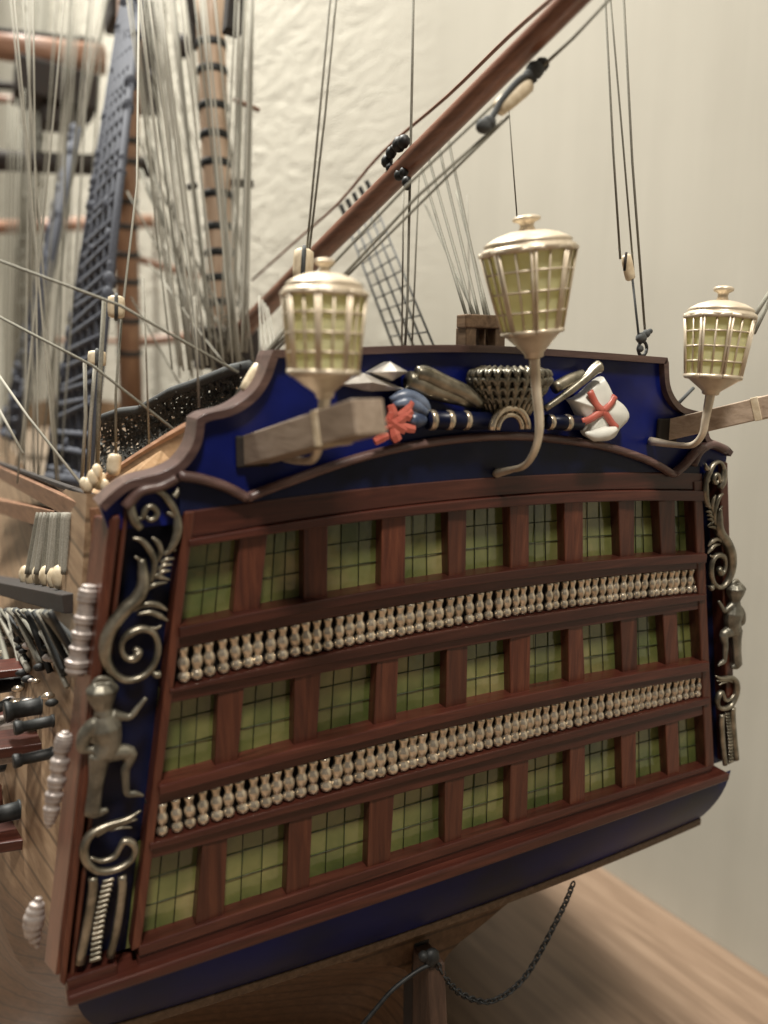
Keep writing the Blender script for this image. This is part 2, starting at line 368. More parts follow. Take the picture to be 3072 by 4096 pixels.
for ri, row in enumerate(ROWS):
    tz, bz = TB[ri]
    L = [lin(at(*q[0], Y=0.02), at(*q[2], Y=0.02)) for q in row]
    Rr = [lin(at(q[1][0]+3, q[1][1], Y=YG*.6), at(q[3][0]+3, q[3][1], Y=YG*.6)) for q in row]
    for i in range(9):
        zc = (tz(L[i](4))+bz(L[i](4)))/2
        xa, xb = L[i](zc)-.25, Rr[i](zc)+.25
        za, zb = bz((xa+xb)/2)-.12, tz((xa+xb)/2)+.12
        # clear opening at the glass
        g = MB(); sag = random.uniform(-.01, .01)
        zlo_, zhi_ = bz((xa+xb)/2), tz((xa+xb)/2); sl_ = bz(Rr[i](zlo_))-bz(L[i](zlo_))
        zf = [za-.1, zlo_+(zhi_-zlo_)/3, zlo_+(zhi_-zlo_)*2/3, zb+.1]; xf = [-.5, 1/3, 2/3, 1.5]
        for a_ in range(3):
            for b_ in range(3):
                tx, tz__, y0 = random.gauss(0, .005), random.gauss(0, .005), YG+random.uniform(0, .006); q_ = []
                for (u_, v_) in ((b_, a_), (b_+1, a_), (b_+1, a_+1), (b_, a_+1)):
                    z_ = zf[v_]+sl_*(min(1.2, max(-.2, xf[u_]))-.5); x_ = L[i](z_)*(1-xf[u_])+Rr[i](z_)*xf[u_]
                    x_ = min(max(x_, L[i](z_)-.14), Rr[i](z_)+.14)
                    q_.append((x_, y0+tx*(1 if u_ > b_ else -1)+tz__*(1 if v_ > a_ else -1), z_))
                g.prism(q_, (0, .05, 0))
        win = g.build('window', PANE, ship)
        ld = MB(); nc = 3
        zlo, zhi = bz((xa+xb)/2), tz((xa+xb)/2)
        for k in range(1, nc):
            f = k/nc+random.uniform(-.02, .02)
            a = Vector((L[i](zlo)*(1-f)+Rr[i](zlo)*f, YG-.016, zlo-.05)); b = Vector((L[i](zhi)*(1-f)+Rr[i](zhi)*f, YG-.016, zhi+.05))
            ld.tube([a, b], .0085, 5)
        slope = (bz(Rr[i](zlo))-bz(L[i](zlo)))
        for k in (1, 2):
            zz = zlo+(zhi-zlo)*(k/3+random.uniform(-.02, .02))
            ld.tube([(L[i](zz)-.1, YG-.014, zz-slope*.55), (Rr[i](zz)+.1, YG-.014, zz+slope*.55)], .0085, 5)
        ld.build('leading', LEAD, win)
    for i in range(8):
        pb = MB(); zc = bz(L[i+1](4)); za, zb = bz(L[i+1](zc))-.03, tz(L[i+1](zc))+.03
        jy = random.uniform(-.015, .015)
        fl = [(Rr[i](za)+.02, .02+jy, za), (L[i+1](za), .02-jy, za), (L[i+1](za), .4, za), (Rr[i](za)+.02, .4, za)]
        ft = [(Rr[i](zb)+.02, .02+jy, zb), (L[i+1](zb), .02-jy, zb), (L[i+1](zb), .4, zb), (Rr[i](zb)+.02, .4, zb)]
        pb.hexa(fl, ft); pb.build('window_pillar', RED_Z, ship, .02)
# end posts beside the first and last window of each row are the upright inner mouldings
def upright(pa, pb, wa, name, mat, yf, yb, bev=.03):
    """post following px polylines pa (left edge) and pb (right edge)"""
    mm = MB(); A = [at(*q, Y=0) for q in pa]; B = [at(*q, Y=0) for q in pb]; vs = []
    for a, b in zip(A, B): vs += [(a.x, yf, a.z), (b.x, yf, b.z), (b.x, yb, b.z), (a.x, yb, a.z)]
    n = len(A); fs = [(4*i+k, 4*i+(k+1) % 4, 4*i+4+(k+1) % 4, 4*i+4+k) for i in range(n-1) for k in range(4)]+[(3, 2, 1, 0), (4*n-4, 4*n-3, 4*n-2, 4*n-1)]
    mm.add(vs, fs); return mm.build(name, mat, ship, bev)
upright([(735, 2045), (625, 3000), (523, 3800)], [(778, 2040), (672, 2900), (562, 3780)], 0, 'upright_moulding', RED_Z, -.06, .4)
upright([(2768, 1925), (2800, 2650), (2818, 3080)], [(2803, 1920), (2832, 2650), (2852, 3065)], 0, 'upright_moulding', RED_Z, -.05, .4)

# ---- horizontal mouldings
def rail(name, zt, zb, yf, yb=.42, x0=None, x1=None, bev=.025, mat=RED_X, ext=.05):
    zc = zb(-6); a = LX(zc)-ext if x0 is None else x0; zc = zb(5); b = RX(zc)+ext if x1 is None else x1
    mm = MB(); mm.slab(a, b, zt, zb, yf, yb); return mm.build(name, mat, ship, bev)
off = lambda f, d: (lambda x: f(x)+d)
rail('window_head', R0t, R0m, -.02); rail('head_bead', off(R0m, -.004), R0b, -.10)
rail('window_sill', R1t, R1l, -.16, ext=.02); rail('sill_fascia', off(R1l, -.004), B1t, -.03)
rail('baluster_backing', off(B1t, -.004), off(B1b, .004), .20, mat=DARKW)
rail('baluster_rail', B1b, R2m, -.10); rail('rail_fascia', off(R2m, -.004), R2b, -.02)
rail('window_sill', R3t, R3l, -.16, ext=.02); rail('sill_fascia', off(R3l, -.004), B2t, -.03)
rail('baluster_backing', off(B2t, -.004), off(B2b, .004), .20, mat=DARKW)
R4m = lambda x: B2b(x)*.62+R4b(x)*.38
rail('baluster_rail', B2b, R4m, -.10); rail('rail_fascia', off(R4m, -.004), R4b, -.02)
R5m = lambda x: R5t(x)*.45+R6t(x)*.55
rail('window_sill', R5t, R5m, -.07, ext=.04); rail('sill_fascia', off(R5m, -.004), off(R6t, -.03), -.03, ext=.06)
lend = at(262, 3940, Y=-.2); rend = at(2915, 3070, Y=-.2)
rail('lower_moulding', R6t, R6b, -.26, .5, lend.x, rend.x, .05)
mm = MB(); mm.slab(lend.x+.02, at(470, 3900, Y=0).x, off(R6t, .20), off(R6t, -.02), -.10, .4, 6); mm.build('lower_bead', RED_X, ship, .03)

# ---- balusters: one turned piece, copied along both galleries
def baluster_mesh(h):
    mm = MB()
    prof = [(.060, 0), (.096, .035), (.117, .09), (.122, .15), (.114, .21), (.092, .265), (.074, .30), (.074, .325), (.096, .38), (.113, .45), (.120, .52), (.116, .59), (.096, .65), (.076, .70), (.074, .73), (.082, .80), (.098, .87), (.106, .91), (.106, .975), (.094, 1.0)]
    mm.lathe([(r*.97, z*h-h/2) for r, z in prof], (0, 0, 0), n=12)
    return mm
def copy_part(src, loc, rot=(0, 0, 0), scale=(1, 1, 1), parent=None):
    o = src.copy(); col.objects.link(o); o.parent = parent or ship
    o.location = Vector(loc)*S-WORLD[(parent or ship).name]; o.rotation_euler = rot; o.scale = scale; return o
src = None; small = MB()
C1 = [600+x/1.3825 for x in (187,262,330,405,475,540,600,668,735,805,868,925,985,1047,1105,1162,1225,1280,1330,1385,1435,1490,1545,1597)]+[1750+x/2.765 for x in (130,240,350,465,570,675,770,865,945,1040,1130,1230,1310,1400,1490,1580)]+[2300+x/2.765 for x in (135,210,300,380,450,530,605,690,765,850,915,985,1055,1120,1195,1275,1350)]
C2 = [500+x/1.3825 for x in (205,285,358,433,508,575,645,713,778,842,908,978,1043,1110,1175,1235,1300,1358,1415,1475,1540,1590,1640)]+[1650+x/2.37 for x in (195,285,375,462,550,640,725,812,897,975,1045,1115,1185,1260,1340,1420,1492,1565,1640)]+[2300+x/2.765 for x in (205,290,375,457,532,605,675,745,815,880,950,1025,1098,1168,1236,1303,1370)]
for (bt, bb, cx_, y0, y1) in ((B1t, B1b, C1, 2660, 2330), (B2t, B2b, C2, 3283, 2745)):
    for i, px in enumerate(cx_):
        x = at(px, y0+(y1-y0)*(px-cx_[0])/(cx_[-1]-cx_[0]), Y=.05).x
        z = (bt(x)+bb(x))/2; h = bt(x)-bb(x)
        rot = (random.uniform(-.03, .03), random.uniform(-.05, .05)+.010*x, random.uniform(0, 6))
        loc = (x, .07+random.uniform(-.015, .015), z); k = h/.74*.985; kk = k*random.uniform(.95, 1.04)*(1.08 if px < 1900 else 1.0)
        if i >= len(cx_)-8:                 # the sixteen smallest, at the far end of both rows
            t_ = baluster_mesh(.74); mt = Matrix.Rotation(rot[1], 3, 'Y'); small.add([Vector(loc)+mt @ Vector((v.x*kk, v.y*kk, v.z*k)) for v in t_.v], t_.f, True); continue
        if src is None:
            src = baluster_mesh(.74).build('baluster', GOLDEN, ship)
            src.location = Vector(loc)*S-WORLD[ship.name]; src.scale = (kk, kk, k)
        else: copy_part(src, loc, rot, (kk, kk, k))
so = small.build('balusters', GOLDEN, ship); so['kind'] = 'stuff'

# ---- outer side boards with their stepped front
def edge3(a, b, Y, n=6):
    A = at(*a, Y=Y); B = at(*b, Y=Y); return [A.lerp(B, i/n) for i in range(n+1)]
def strip(name, a0, a1, b0, b1, yf, yb, mat, bev=.03, ybx=None):
    A = edge3(a0, a1, yf); B = edge3(b0, b1, yf); vs = []; mm = MB()
    for a, b in zip(A, B): vs += [a, b, Vector((b.x, yb, b.z)), Vector((a.x, yb, a.z)) if ybx is None else Vector((a.x+ybx, yb, a.z))]
    n = len(A); fs = [(4*i+k, 4*i+(k+1) % 4, 4*i+4+(k+1) % 4, 4*i+4+k) for i in range(n-1) for k in range(4)]+[(3, 2, 1, 0), (4*n-4, 4*n-3, 4*n-2, 4*n-1)]
    mm.add(vs, fs); return mm.build(name, mat, ship, bev)
A_, Bk = edge3((440, 2075), (222, 3905), .0), edge3((372, 2062), (176, 3850), 1.1); mm = MB(); vs = []
for a, b in zip(A_, Bk): vs += [a, a+Vector((.16, 0, 0)), Vector((b.x+.5, 1.1, b.z)), b]
n = len(A_); mm.add(vs, [(4*i+k, 4*i+(k+1) % 4, 4*i+4+(k+1) % 4, 4*i+4+k) for i in range(n-1) for k in range(4)]+[(3, 2, 1, 0), (4*n-4, 4*n-3, 4*n-2, 4*n-1)])
mm.build('side_board', RED_Z, ship, .03)
strip('side_moulding', (448, 2070), (238, 3930), (480, 2060), (262, 3950), -.06, .5, RED_Z)
strip('side_bead', (500, 2020), (276, 3945), (522, 2000), (296, 3930), -.02, .5, RED_Z, .04)
strip('side_moulding', (2878, 1840), (2915, 3060), (2912, 1850), (2944, 3045), .0, .9, RED_Z)

# ---- counter below the lower moulding, its edge strip
c_l = [at(300, 3985, Y=.1), at(390, 4060, Y=.9)]; c_r = [at(2915, 3095, Y=.1), at(2797, 3272, Y=.9)]
lowz = curve([(450, 4096), (500, 4087), (1400, 3806), (1850, 3640), (2297, 3486), (2797, 3272)], 2, .9)
mm = MB(); rows = []
for j in range(9):
    t = j/8; y = .05+.85*t**1.5; row = []
    xa = c_l[0].x*(1-t)+(c_l[1].x+.15)*t+.45*0; xb = c_r[0].x*(1-t)+c_r[1].x*t
    xa = c_l[0].x+(at(415, 4096, Y=.9).x-c_l[0].x)*t**1.6
    xb = c_r[0].x+(c_r[1].x-c_r[0].x)*t**1.3
    for i in range(41):
        x = xa+(xb-xa)*i/40
        row.append((x, y, (R6b(x)+.03)*(1-t)+lowz(x)*t-.05*math.sin(math.pi*t)))
    rows.append(row)
back = [[(p[0]*.985, p[1]+.5, p[2]+.05) for p in r] for r in rows]
mm.grid(rows); mm.grid(back)
mm.build('stern_counter', COUNTER_SHADED, ship)
mm = MB(); xa = at(430, 4100, Y=.9).x; xb = c_r[1].x+.02
mm.slab(xa, xb, off(lowz, .03), off(lowz, -.17), .84, 1.5); mm.build('counter_strip', BROWN, ship, .03)

# ---- taffrail board with its cap and the scalloped moulding
PXL = [(400, 2024), (440, 1985), (501, 1938), (560, 1918), (617, 1905), (665, 1888), (711, 1862), (740, 1832), (762, 1800), (776, 1770), (783, 1746), (788, 1710), (790, 1680)]
PXL2 = [(790, 1680), (820, 1664), (860, 1654), (899, 1645), (950, 1623), (1000, 1586), (1030, 1550), (1056, 1503), (1074, 1452), (1086, 1412)]
PXT = [(1086, 1412), (1250, 1406), (1453, 1399), (1630, 1393), (1806, 1391), (2000, 1396), (2196, 1408), (2420, 1423), (2647, 1440)]
PXR = [(2647, 1440), (2648, 1480), (2651, 1528), (2660, 1565), (2676, 1597), (2695, 1620), (2717, 1637), (2750, 1648), (2783, 1655)]
PXR2 = [(2783, 1655), (2800, 1700), (2812, 1751), (2830, 1768), (2860, 1778), (2890, 1793), (2908, 1812)]
outline = []
for seg in (PXL, PXL2, PXT, PXR, PXR2):
    q = spline(seg, 3); outline += q[:-1]
outline.append(np.array(PXR2[-1], float))
top_pts = [at(a, b, Y=.05) for a, b in outline]
bl = at(440, 2110, Y=.05); br = at(2905, 1990, Y=.05)
mm = MB(); lowl = [Vector((p.x, .05, 6.9)) for p in (br, bl)]
inset = []
mm.prism(top_pts+[Vector((top_pts[-1].x-.02, .05, 7.0)), Vector((top_pts[0].x+.1, .05, 6.9))], (0, .32, 0))
taff = mm.build('taffrail_board', BLUE, ship)
# cap: a flat strip following the outline
mm = MB(); n = len(top_pts); vs = []
for i, p in enumerate(top_pts):
    t = (top_pts[min(i+1, n-1)]-top_pts[max(i-1, 0)]).normalized(); nn = Vector((-t.z, 0, t.x))
    if nn.z < 0 and abs(t.x) > .2: nn = -nn
    nn = Vector((-t.z, 0, t.x))
    o_ = p+nn*.05; i_ = p-nn*.08
    vs += [Vector((o_.x, -.10, o_.z)), Vector((o_.x, .62, o_.z)), Vector((i_.x, .62, i_.z)), Vector((i_.x, -.10, i_.z))]
mm.add(vs, [(4*i+k, 4*i+(k+1) % 4, 4*i+4+(k+1) % 4, 4*i+4+k) for i in range(n-1) for k in range(4)]+[(3, 2, 1, 0), (4*n-4, 4*n-3, 4*n-2, 4*n-1)])
CAPW = wood('cap_wood', (.05, .028, .026), (.09, .052, .046), (.14, .085, .075), 'x', .34)
mm.build('taffrail_cap', CAPW, ship, .02)
# scalloped moulding
SC = [[(715, 1903), (798, 1914), (888, 1941), (943, 1966), (987, 1992)], [(987, 1992), (1075, 1955), (1182, 1917), (1300, 1874), (1447, 1828), (1595, 1792), (1780, 1762), (1950, 1746), (2080, 1745), (2185, 1752), (2320, 1769), (2459, 1796), (2600, 1845), (2692, 1897)], [(2692, 1897), (2735, 1862), (2775, 1815), (2805, 1785)]]
sc_pts = []
for seg in SC:
    mm = MB(); q = [at(a, b, Y=-.1) for a, b in spline(seg, 4)]
    mm.tube(q, .085, 8, flat=1.5, up=(0, 1, 0)); mm.build('scallop_moulding', CAPW, ship)
    sc_pts += [at(a, b, Y=.0) for a, b in spline(seg, 4)]
mm = MB(); pts = [Vector((p.x, 0, p.z)) for p in sc_pts]
lo = [Vector((x, 0, R0t(x)-.05)) for x in np.linspace(at(2797, 1900, Y=0).x, at(720, 2045, Y=0).x, 24)]
mm.prism(pts+lo, (0, .3, 0)); mm.build('tympanum', NAVY, ship)
# pilaster heads
for seg in ([(500, 2030), (560, 1965), (640, 1945), (705, 1912)],):
    mm = MB(); mm.tube([at(a, b, Y=-.04) for a, b in spline(seg, 5)], .09, 8, flat=1.4, up=(0, 1, 0)); mm.build('pilaster_arch', CAPW, ship)
mm = MB(); mm.tube([at(a, b, Y=-.04) for a, b in spline([(2765, 1860), (2785, 1815), (2815, 1787), (2850, 1778), (2898, 1800)], 5)], .10, 8, flat=1.6, up=(0, 1, 0)); mm.build('pilaster_arch', CAPW, ship)

# ---- carved pilasters (left traced from the photograph, right its mirror on the narrower panel)
za = lambda x, y: (x/1.8433, 1900+y/1.8433)
zb2 = lambda x, y: (x/1.479, 2600+y/1.479)
CY = -.06
def carve(pts, conv, k=5, Y=CY): return [at(*conv(a, b), Y=Y) for a, b in spline(pts, k)]
PXCM = 205.
def rr_(rs, n, sc_): return list(np.interp(np.linspace(0, 1, n), np.linspace(0, 1, len(rs)), [r/sc_/PXCM for r in rs]))
scrolls = []      # (path, radii, flat)
def sc_add(pts, rs, conv, sc_, k=5, flat=1.0, Y=CY):
    p = carve(pts, conv, k, Y); scrolls.append((p, rr_(rs, len(p), sc_), flat))
sc_add([(1040, 395), (995, 340), (968, 250), (985, 165), (1040, 110), (1110, 98), (1190, 130), (1250, 200), (1300, 290), (1312, 380), (1300, 460), (1262, 540), (1215, 592)], [22, 30, 26, 18, 16, 18, 22, 26, 22, 30, 28, 22, 10], za, 1.8433)
th = np.linspace(0, 2*math.pi, 11)
sc_add([(1020, 330), (1055, 310), (1065, 270), (1085, 240), (1115, 232), (1145, 250), (1160, 285), (1140, 320), (1105, 330), (1080, 310)], [12, 16, 19, 19, 19, 19, 19, 18, 16, 12], za, 1.8433)
sc_add([(1312, 88), (1305, 125), (1282, 160)], [5, 16, 22], za, 1.8433)
sc_add([(1230, 275), (1265, 290), (1295, 310)], [8, 14, 14], za, 1.8433)
for p in ([(1300, 552), (1250, 560), (1205, 590)], [(1285, 615), (1230, 622), (1185, 650)], [(1268, 660), (1210, 665), (1165, 700)], [(1255, 705), (1200, 712), (1140, 760)], [(1255, 775), (1190, 755), (1140, 735)]):
    sc_add(p, [5, 16, 12], za, 1.8433)
sc_add([(978, 465), (1040, 480), (1095, 540), (1135, 620), (1135, 700), (1112, 790)], [8, 17, 22, 22, 18, 14], za, 1.8433)
sc_add([(1120, 460), (1165, 500), (1185, 570), (1160, 640)], [8, 18, 18, 12], za, 1.8433)
sc_add([(992, 600), (1045, 640), (1078, 720), (1095, 800)], [7, 14, 16, 14], za, 1.8433)
sc_add([(1045, 620), (1055, 720), (1055, 820), (1010, 910), (930, 985), (850, 1080), (795, 1180), (775, 1290), (790, 1390), (845, 1470), (935, 1512), (1040, 1490), (1120, 1420), (1162, 1320), (1160, 1225), (1120, 1155), (1040, 1135), (955, 1170), (905, 1230), (900, 1300), (935, 1352), (995, 1350), (1020, 1305), (990, 1280)], [22, 34, 40, 44, 44, 42, 42, 38, 33, 27, 24, 22, 22, 22, 20, 22, 26, 28, 18, 16, 20, 28, 28, 16], za, 1.8433, 5)
sc_add([(1070, 860), (1130, 812), (1235, 790)], [8, 18, 5], za, 1.8433)
sc_add([(985, 1000), (1070, 952), (1165, 960), (1235, 1000)], [10, 20, 20, 6], za, 1.8433)
sc_add([(1010, 1025), (1110, 1012), (1180, 1040), (1240, 1078)], [8, 18, 18, 6], za, 1.8433)
sc_add([(990, 1120), (1090, 1130), (1150, 1130), (1192, 1108)], [6, 14, 14, 5], za, 1.8433)
sc_add([(1110, 1440), (1150, 1468), (1178, 1470)], [10, 26, 26], za, 1.8433)
NUP = len(scrolls)
# lower scroll
sc_add([(835, 948), (750, 1000), (620, 1042), (535, 1092), (497, 1170), (512, 1250), (580, 1305), (680, 1298), (770, 1250), (800, 1190), (780, 1140), (735, 1130), (708, 1172), (675, 1222), (600, 1247), (535, 1228)], [6, 14, 18, 22, 24, 22, 20, 18, 16, 18, 20, 18, 15, 15, 13, 8], zb2, 1.479)
sc_add([(812, 1000), (740, 1020), (650, 1050), (570, 1100)], [5, 10, 12, 8], zb2, 1.479)
sc_add([(780, 1050), (720, 1050), (650, 1068)], [4, 8, 6], zb2, 1.479)
reeds = []
def rd_add(pts, w_):
    p = carve(pts, zb2, 4); reeds.append((p, [w_/1.479/PXCM]*len(p), .7))
rd_add([(550, 1345), (550, 1420), (522, 1600), (472, 1855)], 24); rd_add([(722, 1335), (722, 1430), (692, 1640), (652, 1815)], 22)
for k in range(16):
    t = k/15; cx, cy = 642+(565-642)*t-12*math.sin(3.1*t), 1365+465*t
    rd_add([(cx-36, cy+9), (cx, cy), (cx+32, cy-12)], 11)
fig = []          # seated figure: path, radii
def fg(pts, rs, k=3): p = carve(pts, zb2, k, CY-.08); fig.append((p, rr_(rs, len(p), 1.479)))
fg([(600, 195), (600, 235), (605, 290), (612, 345), (612, 380)], [45, 76, 62, 40, 46])
fg([(660, 205), (675, 225), (678, 250)], [18, 24, 18])
fg([(610, 385), (628, 460), (640, 540), (610, 620)], [46, 74, 62, 58])
fg([(640, 405), (560, 440), (505, 500), (485, 575), (520, 590), (650, 600)], [30, 38, 36, 28, 20, 18])
fg([(665, 385), (720, 392), (772, 394), (820, 335), (866, 280)], [34, 22, 18, 15, 12])
fg([(600, 610), (690, 605), (770, 605), (765, 650), (742, 710), (745, 800), (752, 850), (800, 850), (850, 862)], [50, 44, 34, 30, 24, 20, 18, 18, 8])
fg([(590, 620), (578, 720), (562, 830), (545, 960)], [54, 42, 36, 38]); fg([(505, 960), (560, 965), (640, 945)], [20, 26, 14])
fg([(648, 238), (668, 244), (684, 252)], [10, 13, 6]); fg([(640, 275), (662, 280), (672, 276)], [10, 9, 5]); fg([(545, 200), (590, 168), (650, 178), (672, 205)], [12, 16, 14, 8]); fg([(540, 225), (534, 270), (550, 310)], [12, 14, 9])
fg([(520, 520), (590, 540), (660, 520)], [18, 22, 16]); fg([(560, 420), (600, 455), (650, 425)], [10, 14, 10])
def mirror_map():
    # left panel -> right panel: same heights along each inner moulding, mirrored
    ls = [at(560, 3770, Y=0), at(735, 2050, Y=0)]; rs = [at(2848, 3060, Y=0), at(2803, 1925, Y=0)]
    def f(p):
        t = (p.z-ls[0].z)/(ls[1].z-ls[0].z)
        xli = ls[0].x+(ls[1].x-ls[0].x)*t-.02; xri = rs[0].x+(rs[1].x-rs[0].x)*t
        z = rs[0].z+(rs[1].z-rs[0].z)*t
        return Vector((xri+(xli-p.x)*.82, p.y, z))
    return f
MM = mirror_map()
for side, fn in ((0, lambda p: p), (1, MM)):
    mm = MB()
    for p, r, fl in scrolls[:NUP]: mm.tube([fn(q) for q in p], r, 8, flat=1.2, up=(0, 1, 0))
    sc_o = mm.build('pilaster_carving', PEWTER, ship); mm = MB()
    for p, r, fl in scrolls[NUP:]: mm.tube([fn(q) for q in p], r, 8, flat=1.2, up=(0, 1, 0))
    mm.build('lower_scroll', PEWTER, sc_o)
    mm = MB()
    for p, r, fl in reeds: mm.tube([fn(q) for q in p], r, 8, flat=.8, up=(0, 1, 0))
    mm.build('reeded_panel', PEWTER, sc_o)
    mm = MB()
    for p, r in fig: mm.tube([fn(q) for q in p], r, 10, flat=.9, up=(0, 1, 0))
    fo = mm.build('seated_figure', PEWTERD, sc_o)
    rm = fo.modifiers.new('weld', 'REMESH'); rm.mode = 'VOXEL'; rm.voxel_size = .018*S; rm.use_smooth_shade = True
    sm_ = fo.modifiers.new('soften', 'SMOOTH'); sm_.factor = .5; sm_.iterations = 2

# ---- trophy of arms on the taffrail
z5 = lambda x, y: (1300+x/2.37, 1350+y/2.37)
z6 = lambda x, y: (1950+x/2.552, 1400+y/2.552)
def lozenge(mm, a, top, b, bot, Y, yy):
    A, T, Bq, O = [at(*z5(*q), Y=Y) for q in (a, top, b, bot)]
    r_ = (T*.5+O*.5); r_.y = Y-yy
    mm.add([A, T, Bq, O, r_, A+Vector((0, .25, 0)), T+Vector((0, .25, 0)), Bq+Vector((0, .25, 0)), O+Vector((0, .25, 0))], [(0, 1, 4), (1, 2, 4), (2, 3, 4), (3, 0, 4), (0, 1, 6, 5), (1, 2, 7, 6), (2, 3, 8, 7), (3, 0, 5, 8), (5, 6, 7, 8)])
mm = MB(); lozenge(mm, (440, 330), (620, 230), (790, 325), (640, 410), -.25, .22); lozenge(mm, (150, 445), (370, 335), (790, 500), (420, 510), -.2, .2)
mm.build('pike_head', SILVER, ship)
mm = MB()
P5 = lambda pts, Y, k=4: [at(*z5(a, b), Y=Y) for a, b in spline(pts, k)]
P6 = lambda pts, Y, k=4: [at(*z6(a, b), Y=Y) for a, b in spline(pts, k)]
def rl(rs, n): return list(np.interp(np.linspace(0, 1, n), np.linspace(0, 1, len(rs)), rs))
q = P5([(780, 400), (900, 440), (1100, 520), (1400, 620)], -.2); mm.tube(q, rl([.16, .20, .17, .10], len(q)), 8)
q = P5([(870, 340), (960, 350), (1150, 440), (1330, 520), (1480, 640)], -.3); mm.tube(q, rl([.12, .15, .15, .14, .10], len(q)), 8)
mm.build('drapery', PEWTER, ship)
# fluted basket shaped crown
cb = at(2035, 1660, Y=-.2); ct = at(2022, 1470, Y=-.2); sc2 = 1/ppc(cb); mm = MB(); rows = []
hgt = (ct-cb).length
CPR = lambda t: float(np.interp(t, [0, .25, .5, .75, .9, 1], [.50, .62, .82, .95, .90, .62]))
def cpt(t, an, k=1.0): return Vector((cb.x-CPR(t)*k*.97*math.cos(an), cb.y+.06-CPR(t)*k*.62*math.sin(an), cb.z+hgt*t))
for i in range(11): rows.append([cpt(i/10, 2*math.pi*j/48, .90) for j in range(49)])
rows.append([Vector((cb.x, cb.y, cb.z+hgt*1.01))]*49); mm.grid(rows); crown = mm.build('crown_carving', SHADEDBR, ship)
mm = MB()
for j in range(15):
    an = math.pi*(j+.0)/14; q = [cpt(t, an, .95) for t in np.linspace(0, 1, 9)]; mm.tube(q, [.035, .04, .045, .05, .055, .058, .06, .055, .04], 7)
mm.build('crown_rib', PEWTER, crown)
mm = MB()
for j in range(14):
    an = math.pi*(j+.5)/14
    for t0, rr0 in ((.84, .085), (.66, .08), (.47, .075), (.28, .065)):
        q = [cpt(t0+.09*math.sin(f), an+.085*math.cos(f), .99) for f in np.linspace(-.3, math.pi+.3, 8)]; mm.tube(q, rr0*.5, 6)
mm.build('crown_leaf', PEWTERD, crown)
mm = MB()
ac = at(2040, 1718, Y=-.45)
for ra, tr in ((.40, .07), (.27, .05)):
    mm.tube([(ac.x+ra*math.cos(a)*-1, ac.y, ac.z+ra*math.sin(a)) for a in np.linspace(0, math.pi, 15)], tr, 8)
mm.build('arch_carving', GOLDEN, ship)
# banded staff
mm = MB(); a = at(1711, 1680, Y=-.28); b = at(1960, 1682, Y=-.28); c_ = at(2185, 1688, Y=-.28); d_ = at(2322, 1692, Y=-.28)
mm.tube([a, b], .165, 12); mm.tube([c_, d_], .145, 12); st = mm.build('banded_staff', NAVY, ship)
for p, r in ((a.lerp(b, .06), .19), (a.lerp(b, .33), .185), (a.lerp(b, .60), .18), (c_.lerp(d_, .1), .16), (c_.lerp(d_, .6), .165)):
    mm = MB(); ax = (b-a).normalized(); mm.lathe([(r*.9, -.06), (r, -.03), (r, .03), (r*.9, .06)], p, ax, 12); mm.build('band', GOLDEN, st)
# pikes to the right
mm = MB(); q = P6([(590, 600), (800, 450), (1000, 290), (1090, 200), (1140, 170)], -.35); mm.tube(q, rl([.06, .075, .09, .11, .13], len(q)), 10)
q = P6([(680, 390), (830, 310), (970, 260)], -.25); mm.tube(q, [.12]*len(q), 10); mm.build('pike_shaft', PEWTER, ship)
# furled flag on the left: blue folds and red strips
mm = MB()
for j, (pts, r) in enumerate((([(620, 590), (720, 560), (830, 570), (930, 640), (970, 700)], .14), ([(650, 640), (760, 620), (860, 660), (960, 720)], .13), ([(680, 720), (800, 700), (940, 760)], .14), ([(760, 790), (860, 780), (950, 790)], .14))):
    q = P5(pts, -.25-.05*(j % 2)); mm.tube(q, rl([.05, r, r, .08], len(q)), 8)
lf = mm.build('furled_flag', STEELB, ship)
mm = MB()
for pts, r in (([(620, 640), (640, 720), (600, 800)], .10), ([(830, 610), (780, 680), (690, 740)], .07), ([(600, 850), (700, 790), (820, 690)], .10), ([(640, 860), (660, 920), (690, 980)], .11), ([(600, 930), (540, 950), (470, 990)], .09), ([(720, 830), (790, 860), (850, 870)], .09), ([(590, 760), (660, 820), (760, 880)], .11), ([(480, 860), (560, 860), (640, 840)], .05), ([(700, 760), (760, 740), (810, 760)], .10)):
    q = P5(pts, -.42); mm.tube(q, rl([r*.7, r, r*.8], len(q)), 6, flat=.6, up=(0, 1, 0), smooth=False)
mm.build('red_strip', REDP, lf)
# white flag with red cross
FO = [(1190, 265), (1235, 340), (1265, 420), (1300, 460), (1330, 510), (1400, 545), (1470, 650), (1455, 735), (1345, 815), (1335, 885), (1270, 930), (1190, 945), (1080, 920), (985, 835), (1050, 770), (965, 690), (925, 610), (900, 540), (840, 500), (930, 500), (1030, 410), (1090, 350)]
mm = MB(); fp = [at(*z6(a, b), Y=-.28) for a, b in FO]; cen = sum(fp, Vector())/len(fp); rows = []
for s_ in (1, .82, .6, .36, .0):
    row = []
    for i, p in enumerate(fp+[fp[0]]):
        q = cen.lerp(p, s_); an = i/len(fp)*2*math.pi
        q.y = -.30-.10*(1-s_**3)-(.025*math.sin(4*an) if 0 < s_ < 1 else 0); row.append(q)
    rows.append(row)
backr = [[p+Vector((0, .22, 0)) for p in rows[0]]]; mm.grid(backr+rows)
fl_ = mm.build('flag', WHITE, ship); fl_['label'] = 'white flag carving with a red diagonal cross'
sb = fl_.modifiers.new('round', 'SUBSURF'); sb.levels = 1; sb.render_levels = 1
mm = MB(); ctr = at(*z6(1180, 625), Y=-.56)
